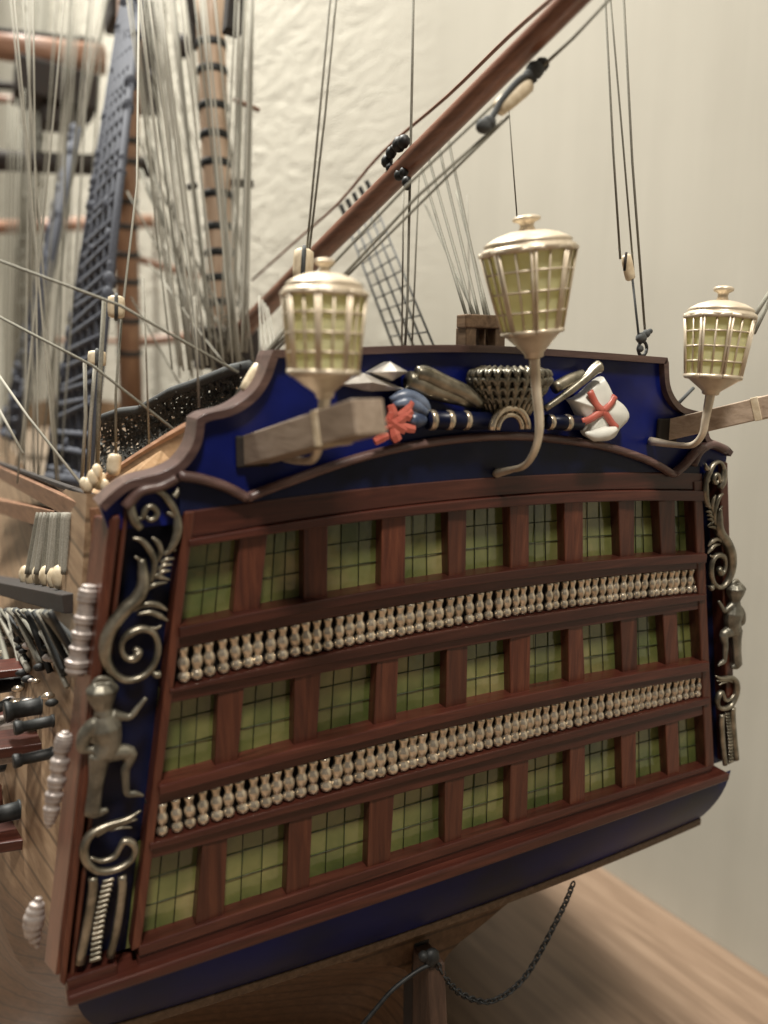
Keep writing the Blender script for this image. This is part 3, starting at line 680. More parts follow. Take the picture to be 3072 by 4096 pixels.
for pts in ([(1045, 420), (1080, 500), (1120, 570), (1180, 625)], [(1300, 470), (1270, 530), (1230, 580), (1180, 625)], [(960, 735), (1040, 710), (1110, 665), (1180, 625)], [(1320, 800), (1270, 750), (1230, 690), (1180, 625)]):
    q = [at(*z6(a, b), Y=y_) for (a, b), y_ in zip(spline(pts, 3), np.linspace(-.385, -.42, 10))]
    mm.tube(q, [.08]*len(q), 6, flat=.5, up=(0, 1, 0))
mm.build('red_cross', REDP, fl_)
mm = MB(); q = [at(*z6(a, b), Y=-.5) for a, b in spline([(1000, 850), (1090, 870), (1200, 850), (1310, 810)], 5)]
mm.tube(q, rl([.03, .12, .14, .06], len(q)), 8); mm.build('flag_fold', WHITE, fl_)

# ---- stern lanterns
def lantern(foot, elbow, stempx, cup, cbot, ctop, lid, dome, knob, rad, foot_path):
    """all arguments in photograph pixels; the bracket fixes how far the lantern stands off the stern"""
    f = at(*foot, Y=0); st_ = at(*stempx, X=f.x); Y = st_.y
    P = lambda q: at(q[0], q[1], Y=Y); u = 1/ppc(P(cbot))
    rt, rb, rc, rk = [r*u for r in rad]
    b0, b1 = P(cbot), P(ctop); ax = (b1-b0); H = ax.length; axn = ax/H
    N = 8; mm = MB(); e1 = Vector((1, 0, 0)); e1 = (e1-axn*e1.dot(axn)).normalized(); e2 = axn.cross(e1)
    def ring(t, an, k=1.0):
        r_ = (rb+(rt-rb)*t)*k; return b0+ax*t+(e1*math.cos(an)+e2*math.sin(an))*r_
    cor = [2*math.pi*(k+.32)/N for k in range(N)]
    for k in range(N):
        a0, a1 = cor[k], cor[(k+1) % N]+(2*math.pi if k == N-1 else 0)
        mm.tube([ring(0, a0-.045), ring(1, a0-.045)], .026, 6); mm.tube([ring(0, a0+.045), ring(1, a0+.045)], .026, 6)
        mid = lambda t: ring(t, a0).lerp(ring(t, a1), .5)
        mm.tube([mid(0), mid(1)], .021, 5)
        for lv in (0.0, .25, .5, .75, 1.0):
            mm.tube([ring(lv, a0), ring(lv, a1)], .05 if lv in (0, 1) else .021, 5)
    root = mm.build('stern_lantern', LAMPM, ship)
    g = MB(); g.add([ring(t, a, .955) for t in (0, 1) for a in cor], [(k, (k+1) % N, N+(k+1) % N, N+k) for k in range(N)]+[tuple(range(N)), tuple(range(N, 2*N))])
    g.build('pane', LGLASS, root)
    h = MB(); hl = (P(dome)-b1).length
    h.lathe([(rt*.98, -.02), (rt*1.0, .03), (rt*.97, .07), (rt*.93, .075), (rt*.90, hl*.35), (rt*.93, hl*.42), (rt*.86, hl*.55), (rt*.66, hl*.78), (rt*.40, hl*.95), (rt*.14, hl*1.0)], b1, axn, 28)
    h.build('lid', LAMPM, root)
    kb = MB(); hk = (P(knob)-b1).length
    kb.lathe([(rk*.62, hl*.96), (rk*.48, hl+(hk-hl)*.35), (rk*.55, hl+(hk-hl)*.55), (rk*.95, hl+(hk-hl)*.7), (rk*1.0, hl+(hk-hl)*.9), (rk*.8, hk), (rk*.3, hk+.02)], b1, axn, 18)
    kb.build('knob', LAMPM, root)
    c0 = P(cup); cu = MB(); cx_ = (b0-c0); hc = cx_.length
    cu.lathe([(rc*.8, 0), (rc, .02), (rc*1.02, hc*.18), (rc*1.25, hc*.28), (rb*.62, hc*.55), (rb*.88, hc*.85), (rb*1.0, hc*.93), (rb*.98, hc)], c0, cx_, 24); cu.build('cup', LAMPM, root)
    br_ = MB(); pth = [at(*q, X=f.x) if i else at(*q, Y=0) for i, q in enumerate(foot_path)]
    pth = [Vector(p) for p in pth]; top = c0+cx_.normalized()*.05
    mids = [Vector((top.x*t_+pth[-1].x*(1-t_), top.y, top.z*t_+pth[-1].z*(1-t_))) for t_ in (.5, 1)]
    sp = spline([tuple(p) for p in pth+mids], 5); nn = len(sp)
    br_.tube([Vector(p) for p in sp], rl([.09, .06, .065, .075, .085, .095], nn), 10); br_.build('bracket', LAMPM, root)
    return root
lantern((1985, 1893), 0, (2155, 1700), (2137, 1432), (2130, 1328), (2113, 1008), 0, (2098, 925), (2100, 866), (187, 118, 39, 56), [(1985, 1893), (2040, 1880), (2098, 1862), (2140, 1800), (2158, 1700)])
lantern((1140, 1828), 0, (1285, 1760), (1300, 1594), (1294, 1488), (1297, 1178), 0, (1292, 1092), (1283, 1038), (166, 139, 37, 42), [(1140, 1828), (1200, 1843), (1250, 1838), (1275, 1790), (1284, 1740)])
lantern((2602, 1764), 0, (2822, 1680), (2841, 1580), (2852, 1508), (2881, 1272), 0, (2893, 1204), (2898, 1148), (136, 109, 33, 39), [(2602, 1764), (2690, 1778), (2767, 1780), (2808, 1740), (2822, 1680)])

# ---- davit beams
def beam(base, tip, Yt, hw, hh, band_t, name):
    a = at(*base, Y=.2); b = at(*tip, Y=Yt); ax = (b-a).normalized(); side = Vector((ax.y, -ax.x, 0)).normalized(); upv = side.cross(ax)
    if upv.z < 0: upv = -upv
    def box_(m, p, q, w_, h_):
        m.hexa([p+side*w_*sx+upv*h_*sy for sx, sy in ((-1, -1), (1, -1), (1, 1), (-1, 1))], [q+side*w_*sx+upv*h_*sy for sx, sy in ((-1, -1), (1, -1), (1, 1), (-1, 1))])
    m_ = MB(); box_(m_, a, b, hw, hh); o = m_.build(name, BEAMW, ship, .02)
    m_ = MB(); c = a.lerp(b, band_t); box_(m_, c-ax*.07, c+ax*.07, hw*1.07, hh*1.07); m_.build('band', BLOCK, o, .01)
    return o
BEAMW = wood('davit_wood', (.25, .185, .135), (.36, .28, .21), (.45, .36, .28), 'y', .5)
beam((1010, 1805), (1480, 1665), -3.0, .26, .24, .72, 'davit')
beam((2665, 1722), (3140, 1610), -1.9, .24, .22, .80, 'davit')
# davit sockets
for q in ((1010, 1805), (2668, 1722)):
    p = at(*q, Y=.0); m_ = MB(); m_.box(p, (.56, .08, .52)); m_.build('davit_socket', DARKW, ship, .03)

# ---- ensign staff block on the taffrail
m_ = MB(); p = at(1930, 1395, Y=1.2); u = 1/ppc(p)
pl = at(1850, 1400, Y=1.0); pr_ = at(2010, 1395, Y=1.0); tz_ = at(1940, 1275, Y=1.0).z
for xx in (pl.x+.13, pr_.x-.13): m_.box((xx, 1.05, (pl.z+tz_)/2-.15), (.24, .3, tz_-pl.z))
m_.box(((pl.x+pr_.x)/2, 1.03, (pl.z+tz_)/2-.15), (.04, .2, tz_-pl.z-.1)); m_.box(((pl.x+pr_.x)/2, 1.3, (pl.z+tz_)/2-.15), (pr_.x-pl.x-.1, .1, tz_-pl.z-.05))
m_.build('bitt_post', BROWN, ship, .02)
m_ = MB(); m_.box(((pl.x+pr_.x)/2, 1.05, tz_-.06), (pr_.x-pl.x+.04, .36, .26)); m_.build('bitt_beam', BROWN, ship, .03)

# ---- hull, rudder, post
SECT = [   # distance from the stern, then (height, half breadth) down the section
 (1.25, [(7.3, 6.85), (5, 7.1), (2, 7.4), (0, 7.6), (-1.3, 7.5), (-1.9, 5.2), (-2.8, 3.2), (-3.6, 1.6), (-4.6, .35), (-8, .3), (-12.9, .3)]),
 (3.0, [(7.1, 6.9), (5, 7.2), (2, 7.7), (0, 8.0), (-1.5, 7.9), (-3, 6.2), (-4, 4.5), (-5, 2.5), (-6, .55), (-8.5, .3), (-12.9, .3)]),
 (5.0, [(6.9, 6.95), (5, 7.3), (2, 7.9), (0, 8.4), (-2, 8.7), (-4, 8.3), (-5.5, 6.6), (-6.8, 3.9), (-8, 1.5), (-9.2, .4), (-12.9, .3)]),
 (8.0, [(6.6, 7.0), (5, 7.3), (2, 8.0), (0, 8.6), (-2, 9.0), (-5, 9.2), (-7.8, 9.0), (-9.6, 5.9), (-11, 3.0), (-12.2, .5), (-12.9, .3)]),
 (14.0, [(6.1, 7.1), (4.6, 7.4), (2, 8.1), (0, 8.7), (-2, 9.2), (-5, 9.5), (-8, 9.6), (-10.2, 8.4), (-11.8, 5.0), (-12.7, 2.0), (-12.9, .3)]),
 (50.0, [(5.0, 7.2), (4, 7.5), (2, 8.1), (0, 8.7), (-2, 9.1), (-5, 9.3), (-8, 9.0), (-10.2, 7.6), (-11.8, 5.0), (-12.7, 2.0), (-12.9, .3)]),
 (68.0, [(5.6, 4.7), (4.4, 4.9), (2, 5.4), (0, 5.7), (-2, 5.9), (-5, 5.8), (-8, 5.2), (-10.2, 4.2), (-11.8, 2.6), (-12.7, 1.0), (-12.9, .2)]),
 (74.0, [(6.2, .6), (4.6, .6), (2, .6), (0, .6), (-2, .5), (-5, .4), (-8, .3), (-10.2, .3), (-11.8, .3), (-12.7, .25), (-12.9, .2)])]
def section(y):
    for (ya, A_), (yb, B_) in zip(SECT, SECT[1:]):
        if y <= yb: break
    t = min(1, max(0, (y-ya)/(yb-ya))); base = [(a_[0]*(1-t)+b_[0]*t, a_[1]*(1-t)+b_[1]*t) for a_, b_ in zip(A_, B_)]
    return spline(base, 4)
def hull_half(y, z):
    q_ = section(y); return float(np.interp(-z, [-a_[0] for a_ in q_], [a_[1] for a_ in q_]))
ys = [1.25, 1.8, 2.4, 3, 4, 5, 6.5, 8, 10, 12, 14, 18, 24, 30, 37, 44, 50, 55, 60, 64, 68, 71, 74]
m_ = MB()
for sgn in (-1, 1): m_.grid([[(XC+sgn*h_, y+(.19*max(0, -1.2-z_)*.6*math.exp(-(y-1.25)/3)), z_) for z_, h_ in section(y)] for y in ys])
m_.grid([[(XC-h_*(1-2*t), 1.25+.19*max(0, -1.2-z_)*.6, z_) for t in (0, .25, .5, .75, 1)] for z_, h_ in section(1.25)])
def hull_mat():
    m, nt, bs = nodes('hull_planking')
    tc = nt.nodes.new('ShaderNodeTexCoord'); sx = nt.nodes.new('ShaderNodeSeparateXYZ'); nt.links.new(tc.outputs['Object'], sx.inputs[0])
    mp = coords(nt, (4, .3, 4), False); n = noise(nt, mp, 1.5, 6, .6, .4)
    r = ramp(nt, n.outputs[0], [(.3, (.17, .105, .06)), (.5, (.26, .17, .10)), (.75, (.36, .255, .16))])
    r2 = ramp(nt, n.outputs[0], [(.3, (.075, .038, .018)), (.5, (.12, .066, .032)), (.75, (.18, .10, .055))])
    mr = nt.nodes.new('ShaderNodeMapRange'); HC = (7.3-12.9)/2     # object centre height is about this
    mr.inputs[1].default_value = (-2.0-HC)*S; mr.inputs[2].default_value = (-1.2-HC)*S; nt.links.new(sx.outputs[2], mr.inputs[0])
    mx = nt.nodes.new('ShaderNodeMix'); mx.data_type = 'RGBA'; nt.links.new(mr.outputs[0], mx.inputs[0]); nt.links.new(r2.outputs[0], mx.inputs[6]); nt.links.new(r.outputs[0], mx.inputs[7])
    wv = nt.nodes.new('ShaderNodeTexWave'); wv.bands_direction = 'Z'; wv.inputs['Scale'].default_value = 52; wv.inputs['Distortion'].default_value = .4
    nt.links.new(tc.outputs['Object'], wv.inputs['Vector'])
    lr = ramp(nt, wv.outputs['Fac'], [(.0, (.45, .45, .45)), (.09, (1, 1, 1))])
    mu = nt.nodes.new('ShaderNodeMix'); mu.data_type = 'RGBA'; mu.blend_type = 'MULTIPLY'; mu.inputs[0].default_value = 1
    nt.links.new(mx.outputs[2], mu.inputs[6]); nt.links.new(lr.outputs[0], mu.inputs[7])
    nt.links.new(mu.outputs[2], bs.inputs['Base Color']); bs.inputs['Roughness'].default_value = .45
    bump(nt, bs, wv.outputs['Fac'], .15, .02); return m
HULLM = hull_mat()
hull = m_.build('hull', HULLM, ship)
m_ = MB(); dz_ = lambda y: 5.2 if y < 16 else 3.4
m_.grid([[(XC-hull_half(y, 4.6)+.1, y, dz_(y)), (XC, y, dz_(y)+.15), (XC+hull_half(y, 4.6)-.1, y, dz_(y))] for y in ys]); m_.build('deck', DECKW, ship)
for y_, w_, l_, h_ in ((24, 3.2, 3, .9), (33, 4.0, 5, .7), (52, 3.4, 4, .9)):
    m_ = MB(); m_.box((XC, y_, dz_(y_)+h_/2), (w_, l_, h_)); m_.build('deck_hatch', OLDW, ship, .08)
m_ = MB(); m_.box((XC-.2, 1.75, -8.2), (.42, .5, 9.4)); m_.build('sternpost', DARKW, ship, .04)
m_ = MB(); m_.prism([(XC-.45, .75, -3.55), (XC-.45, 1.48, -3.55), (XC-.45, 1.48, -12.8), (XC-.45, -.4, -12.8), (XC-.45, .2, -8)], (.42, 0, 0)); m_.build('rudder', RUDW, ship, .05)
m_ = MB(); m_.box((XC, 36, -12.95), (.5, 70, .1)); m_.build('keel', DARKW, ship)

# ---- chain from the rudder head to the counter
ch = [(1740, 3835), (1775, 3905), (1830, 3965), (1900, 4000), (1965, 4005), (2040, 3965), (2105, 3900), (2160, 3810), (2215, 3705), (2262, 3610), (2292, 3535)]
q = spline([tuple(at(a, b, Y=.75)) for a, b in ch], 12); L = [0]
for i in range(1, len(q)): L.append(L[-1]+float(np.linalg.norm(q[i]-q[i-1])))
m_ = MB(); step = .125; k = 0; s_ = 0
while s_ < L[-1]:
    p = Vector([float(np.interp(s_, L, [a[j] for a in q])) for j in range(3)]); p2 = Vector([float(np.interp(s_+.03, L, [a[j] for a in q])) for j in range(3)])
    t = (p2-p).normalized() if (p2-p).length > 1e-6 else Vector((0, 0, 1))
    a = Vector((0, 1, 0)); a = (a-t*a.dot(t)).normalized(); b = t.cross(a); sd = a if k % 2 else b
    m_.tube([p+t*.094*math.cos(an)+sd*.062*math.sin(an) for an in np.linspace(0, 2*math.pi, 11)], .023, 5, caps=False)
    s_ += step; k += 1
m_.build('chain', IRON, ship)
q = spline([tuple(at(a, b, Y=.7)) for a, b in ((1735, 3850), (1660, 3890), (1570, 3960), (1500, 4040), (1440, 4110))], 6)
m_ = MB(); m_.tube([Vector(p) for p in q], .05, 6); m_.build('chain', IRON, ship)
m_ = MB(); p = at(1725, 3830, Y=.75); m_.ball(p, .2, 10, (1, .7, 1.1)); m_.ball(p+Vector((-.2, 0, .1)), .12, 8); m_.build('rudder_shackle', IRON, ship)

# ---- port side: quarter gallery castings, rails, channel, guns
def casting(px, ws, Y, name='gallery_casting'):
    """turned half column with collars following px centre line, ws = half widths in px"""
    P = [at(a, b, Y=Y) for a, b in px]; m_ = MB(); pts = []; rs = []
    ws = [w_*k_ for w_ in ws for k_ in (.97, 1.0, 1.0, .97)]; N = len(ws)
    for i in range(N):
        t = i/(N-1)*(len(P)-1); j = min(int(t), len(P)-2); p = P[j].lerp(P[j+1], t-j); pts.append(p); rs.append(ws[i]/ppc(p))
    m_.tube(pts, rs, 14, flat=.8, up=(0, 1, 0)); return m_.build(name, PALEC, ship, .012, 1)
casting([(358, 2340), (338, 2480), (318, 2600), (304, 2700)], [30, 40, 41, 40, 34, 33, 33, 42, 40, 33, 33, 43, 40, 34, 33, 42, 38, 36, 37, 50, 48, 42, 44, 34], .35)
casting([(262, 2925), (250, 2990), (228, 3120), (210, 3220), (195, 3310)], [16, 30, 34, 36, 36, 34, 27, 38, 36, 28, 38, 34, 28, 37, 34, 28, 34, 30, 26, 22, 12], .35)
casting([(155, 3590), (140, 3650), (130, 3720), (150, 3790)], [14, 30, 36, 42, 40, 34, 24, 10], .4)
# curved drop of drapery strands on the castings
def rope(a, b, mat, r, name='rope', sag=0, n=10, parent=None):
    a, b = Vector(a), Vector(b); pts = []
    for i in range(n+1):
        t = i/n; p = a.lerp(b, t); p.z -= sag*4*t*(1-t); pts.append(p)
    m_ = MB(); m_.tube(pts, r, 6); return m_.build(name, mat, parent or ship)
# sheer rails
def railbar(a, b, hw, hh, mat, name):
    ax = (b-a).normalized(); side = Vector((0, 0, 1)).cross(ax).normalized(); upv = ax.cross(side); m_ = MB()
    c4 = [(-1, -1), (1, -1), (1, 1), (-1, 1)]
    m_.hexa([a+side*hw*s1+upv*hh*s2 for s1, s2 in c4], [b+side*hw*s1+upv*hh*s2 for s1, s2 in c4]); return m_.build(name, mat, ship, .02)
railbar(D(-30, 1003, Y=22), D(212, 1122, Y=1.2), .12, .20, RAILW, 'sheer_rail')
railbar(D(-30, 1085, Y=20), D(130, 1125, Y=5), .12, .22, RAILW, 'sheer_rail')
railbar(D(-30, 990, Y=22), D(215, 1078, Y=1.3), .07, .05, DARKW, 'rail_capping')
railbar(D(-30, 1257, Y=14), D(175, 1300, Y=2.0), .30, .17, DARKW, 'channel')
for k, (x, y) in enumerate(((55, 1243), (68, 1247), (84, 1243), (100, 1246), (118, 1250), (128, 1247))):
    p = D(x, y, Y=8-k*.9); m_ = MB(); m_.ball(p, .20, 10, (.75, .75, 1.25)); m_.build('deadeye', BLOCK, ship)
for k, (x, x2) in enumerate(((82, 55), (90, 65), (98, 75), (106, 90), (113, 100), (121, 105), (128, 118), (138, 128), (144, 135))):
    rope(D(x+2, 1108, Y=7-k*.5), D(x2+4, 1240, Y=7-k*.5), ROPEW if k % 3 else ROPE, .07)
# hull fittings under the channel and deck clutter on the bulwark
rng = random.Random(3)
# guns: barrel with a swelling muzzle, carried out of a red lined port
def on_hull(x, y, out=.05):
    """where the line of sight through display pixel (x, y) meets the port side of the hull"""
    prev = None
    for Y in np.arange(1.3, 70, .15):
        p = D(x, y, Y=Y)
        if p.z < 6.0 and p.x > XC-hull_half(Y, min(7.2, max(-12.5, p.z))): break
    return p+Vector((-out, -out*.3, 0))
def gun(x, y, r, Lg):
    b = on_hull(x, y, -.3); ax = Vector((-1, -.12, .03)); m_ = MB()
    m_.lathe([(r*1.05, 0), (r*.98, Lg*.3), (r*1.02, Lg*.31), (r*1.02, Lg*.35), (r*.88, Lg*.36), (r*.82, Lg*.84), (r*.95, Lg*.85), (r*1.08, Lg*.92), (r*1.12, Lg*.97), (r*.95, Lg), (r*.5, Lg*.995)], b, ax, 16)
    return m_.build('gun_barrel', IRON, ship)
for x, y, r in ((50, 1476, .25), (92, 1527, .24), (118, 1560, .15), (14, 1648, .30), (46, 1752, .26), (116, 1630, .15), (20, 1575, .2)): gun(x, y, r*.8, 1.0)
def slab_on(x, y, wx, dy, hz, mat, name, tilt=0, out=.3):
    p = on_hull(x, y, out); m_ = MB(); m_.box(p, (wx, dy, hz), Matrix.Rotation(tilt, 3, 'Y')); m_.build(name, mat, ship, .03)
for x, y, wx, dy, hz, t in ((80, 1588, 1.3, .9, .22, .06), (30, 1542, 1.3, .9, .2, .04), (36, 1790, 1.2, .9, .22, .1), (10, 1712, .9, .8, .22, 0), (60, 1432, 1.2, .8, .18, .05)):
    slab_on(x, y, wx, dy, hz, RED_X, 'port_lid', t, .5)
for x, y, wx, dy, hz in ((70, 1610, 1.2, .6, .20), (36, 1556, 1.4, .6, .26)): slab_on(x, y, wx, dy, hz, PALEC, 'port_frame', 0, .5)
# chains and hull fittings under the channel
rng = random.Random(5)
for k in range(44):
    x = 4+k*4; rope(on_hull(x+rng.uniform(-4, 4), 1308, .5), on_hull(x+18+rng.uniform(-20, 14), 1365+rng.uniform(-10, 120), .08), (ROPED, ROPEW, ROPE, IRON, ROPEW)[k % 5], rng.uniform(.03, .075), 'chain_plate')
for k in range(46):
    m_ = MB(); m_.ball(on_hull(rng.uniform(2, 140), rng.uniform(1318, 1520), .2), rng.uniform(.05, .13), 8, (1.3, .8, .8)); m_.build('deadeye', (IRON, IRON, PALEC, GOLDEN)[k % 4], ship)
for k in range(7):
    x, y = rng.uniform(0, 60), rng.uniform(1395, 1560); m_ = MB(); p = on_hull(x, y, .25); m_.tube([p, p+Vector((-.5, -.3, rng.uniform(-.3, .3)))], .12, 8); m_.build('rigging_hook', IRON, ship)
# ---- port bulwark, hammock net, blocks beside the wing
m_ = MB()
bw = [D(170, 1120, Y=5.5), D(214, 1095, Y=3.2), D(270, 1058, Y=1.3), D(430, 1010, Y=.55), D(440, 925, Y=.55), D(370, 952, Y=2.0), D(285, 1003, Y=4.0), D(200, 1060, Y=6.5)]
m_.add(bw, [list(range(8))]); bo = m_.build('bulwark', TAN, ship); so = bo.modifiers.new('thick', 'SOLIDIFY'); so.thickness = .12*S
q = [D(190, 1062, Y=6.5), D(285, 1000, Y=4.0), D(370, 948, Y=2.0), D(436, 912, Y=.6)]
m_ = MB(); m_.tube([Vector(p) for p in spline([tuple(a) for a in q], 4)], .15, 4, smooth=False); m_.build('bulwark_rail', RAILW, ship)
m_ = MB(); rows = []
topq = [(222, 905), (260, 892), (300, 888), (335, 868), (370, 848), (410, 835), (455, 818), (500, 800), (540, 792)]
botq = [(200, 1062), (260, 1020), (300, 996), (335, 974), (370, 952), (410, 928), (440, 905), (500, 880), (560, 860)]
for (a, b) in zip(topq, botq):
    i = len(rows); Y = 6.5-5.4*i/8
    rows.append([D(a[0]+(b[0]-a[0])*t, a[1]+(b[1]-a[1])*t, Y=Y+.5*math.sin(t*3.1)+rng.uniform(-.05, .05)) for t in np.linspace(0, 1, 7)])
fine = []
ri_ = np.linspace(0, len(rows)-1, 58); ci_ = np.linspace(0, 6, 17)
def gl(u, v):
    i, j = min(int(u), len(rows)-2), min(int(v), 5); fu, fv = u-i, v-j
    return (rows[i][j]*(1-fu)+rows[i+1][j]*fu)*(1-fv)+(rows[i][j+1]*(1-fu)+rows[i+1][j+1]*fu)*fv
fine = [[gl(u, v)+Vector((rng.gauss(0, .025), rng.gauss(0, .05), rng.gauss(0, .025))) for v in ci_] for u in ri_]
m_.grid(fine, False); no = m_.build('hammock_net', NETC, ship); wf = no.modifiers.new('mesh', 'WIREFRAME'); wf.thickness = .068*S
m_ = MB(); m_.tube([D(a[0], a[1]-2, Y=6.5-5.4*i/8) for i, a in enumerate(topq)], .10, 6); m_.build('net_rope', ROPED, ship)

def block(c, Y, L_, w_, ax, name='pulley_block', mat=BLOCK, groove=True, plane_x=None):
    """rounded wooden block of length L_ and half width w_ (photograph px) pointing along image direction ax"""
    P_ = (lambda x, y: at(x, y, Y=Y)) if plane_x is None else (lambda x, y: at(x, y, X=plane_x))
    c0 = P_(*c); n_ = math.hypot(*ax); e = P_(c[0]+ax[0]/n_*L_/2, c[1]+ax[1]/n_*L_/2); d_ = e-c0; hl = d_.length; w = w_/ppc(c0)
    m_ = MB(); m_.tube([c0-d_*1.0, c0-d_*.86, c0-d_*.4, c0+d_*.4, c0+d_*.86, c0+d_*1.0], [w*.55, w*.92, w, w, w*.92, w*.55], 10, flat=.8); o = m_.build(name, mat, ship)
    if groove:
        a = d_.normalized(); m_ = MB(); cam_d = (Vector(CAM)-c0).normalized()
        m_.tube([c0-d_*1.12, c0-d_*.9+cam_d*w*.82, c0+cam_d*w*.86, c0+d_*.9+cam_d*w*.82, c0+d_*1.12], w*.22, 6); m_.build('strop', ROPED, o)
    return o

# ---- centreline rigging: boom, mizzen mast, main mast
XM = XC
a = D(548, 690, X=XM); b = D(1262, -25, X=XM); a2 = a+(a-b)*.12
ra, rb_ = 20/.54/ppc(a), 29/.54/ppc(b)
m_ = MB(); m_.tube([a2, a, a.lerp(b, .5), b, b+(b-a)*.8], [ra*1.0, ra, (ra+rb_)/2, rb_, rb_*.9], 20); spar = m_.build('boom', SPAR, ship)
u_ = (b-a).normalized()
p = D(868, 355, X=XM); t_ = (p-a).dot(u_); pc = a+u_*t_
m_ = MB()
for k in range(5): 
    m_.lathe([(rb_*1.02, -.09), (rb_*1.14, 0), (rb_*1.02, .09)], pc+u_*(k-2)*.2, u_, 16)
for (px_, py_, r_) in ((862, 312, .15), (872, 306, .13), (845, 330, .12), (836, 348, .13), (850, 322, .09), (842, 362, .09), (862, 378, .11), (872, 372, .1), (878, 392, .10), (880, 402, .08)):
    m_.ball(D(px_, py_, X=XM-.15), r_, 8, (1, 1.2, 1.1))
m_.build('boom_lashing', IRON, spar)
def mast(pts, wpx, mat, X, name='mast', bands=(), bandh=8):
    P_ = [D(x, y, X=X) for x, y in pts]; m_ = MB()
    m_.tube(P_, [w_/2/.54/ppc(p) for w_, p in zip(wpx, P_)], 12); o = m_.build(name, mat, ship)
    ax = (P_[-1]-P_[0])
    for by in bands:
        t = (by-pts[0][1])/(pts[-1][1]-pts[0][1]); p = D(np.interp(by, [q[1] for q in pts], [q[0] for q in pts]), by, X=X)
        w_ = np.interp(by, [q[1] for q in pts], wpx)/2/.54/ppc(p)*1.06; h = bandh/2/.54/ppc(p)
        m_ = MB(); m_.lathe([(w_*.96, -h), (w_, -h*.8), (w_, h*.8), (w_*.96, h)], p, ax, 14); m_.build('woolding', IRON, o)
    return o
mast([(452, -60), (455, 60), (468, 400), (486, 745), (492, 900)], [64, 62, 62, 58, 56], MAST, XM, bands=(98, 155, 233, 295, 355, 423, 493, 548, 602, 655), bandh=16)
mast([(282, -40), (270, 450), (278, 700), (285, 900)], [52, 52, 50, 50], wood('old_mast_wood', (.10, .05, .03), (.17, .09, .05), (.24, .14, .08), 'z', .5), XM, bands=(300, 345, 432, 487, 548, 606, 690, 760), bandh=12)
# mizzen cheeks and top
for (x0, x1, y0, y1, dy) in ((396, 424, -30, 100, 0), (426, 448, -30, 62, .6), (482, 520, -30, 78, .3), (408, 420, 70, 115, 0)):
    p = D((x0+x1)/2, (y0+y1)/2, X=XM); p.y -= .6-dy; w_ = (x1-x0)/.54/ppc(p); h = (y1-y0)/.54/ppc(p)
    m_ = MB(); m_.box(p, (w_, .6, h), Matrix.Rotation(.12 if x0 > 450 else -.12, 3, 'Y')); m_.build('mast_cheek', DARKW, ship, .05)
# mast coat and fife rail at the deck
m_ = MB(); p = D(488, 735, X=XM); m_.box(p+Vector((0, 0, -.3)), (2.1, 1.6, 1.5)); m_.build('fife_rail', DARKW, ship, .1)
# yards, tops and spars of the masts further forward
def yard(a, b, Ya, Yb, rpx, mat=MAST, name='yard'):
    A = D(*a, Y=Ya); B = D(*b, Y=Yb); m_ = MB(); m_.tube([A, A.lerp(B, .5), B], [rpx/.54/ppc(A), rpx/.54/ppc(A.lerp(B, .5)), rpx/.54/ppc(B)], 12); return m_.build(name, mat, ship)
OLDM = wood('yard_wood', (.16, .08, .05), (.26, .14, .09), (.36, .22, .15), 'x', .5)
yard((-40, 92), (225, 130), 42, 42, 30, OLDM); yard((-40, 345), (330, 362), 40, 40, 22, DARKW)
yard((-40, 492), (330, 478), 70, 70, 14, OLDM); yard((-40, 60), (210, 88), 40, 40, 5, DARKW)
yard((-40, 180), (60, 190), 50, 50, 9, DARKW); yard((505, 215), (560, 238), 16, 16, 5, OLDM); yard((500, 395), (545, 397), 17, 17, 9, DARKW); yard((405, 405), (425, 400), 17, 17, 7, DARKW); yard((300, 560), (430, 600), 40, 40, 8, OLDM); yard((290, 740), (470, 720), 44, 44, 10, OLDM)
yard((120, 735), (300, 738), 60, 60, 5, OLDM); yard((-30, 212), (110, 220), 60, 60, 8, OLDM)
m_ = MB(); p = D(120, 195, Y=41); m_.box(p, (4.4, 3.2, 2.0), Matrix.Rotation(.12, 3, 'Y')); m_.box(p+Vector((.3, 0, -1.5)), (2.4, 2.2, 1.2)); m_.build('mast_top', DARKW, ship, .15)
m_ = MB(); p = D(290, 40, Y=42); m_.box(p, (3.2, 3, 1.4)); m_.box(p+Vector((.4, 0, -2.8)), (1.6, 1.6, 5)); m_.build('mast_top', DARKW, ship, .15)
for x, y, s_ in ((270, 205, 1.2), (258, 330, .9), (240, 250, .8), (395, 100, .9), (330, 170, .6)):
    p = D(x, y, Y=34); m_ = MB(); m_.ball(p, s_*.55, 8, (.8, .8, 1.3)); m_.build('pulley_block', DARKW, ship)

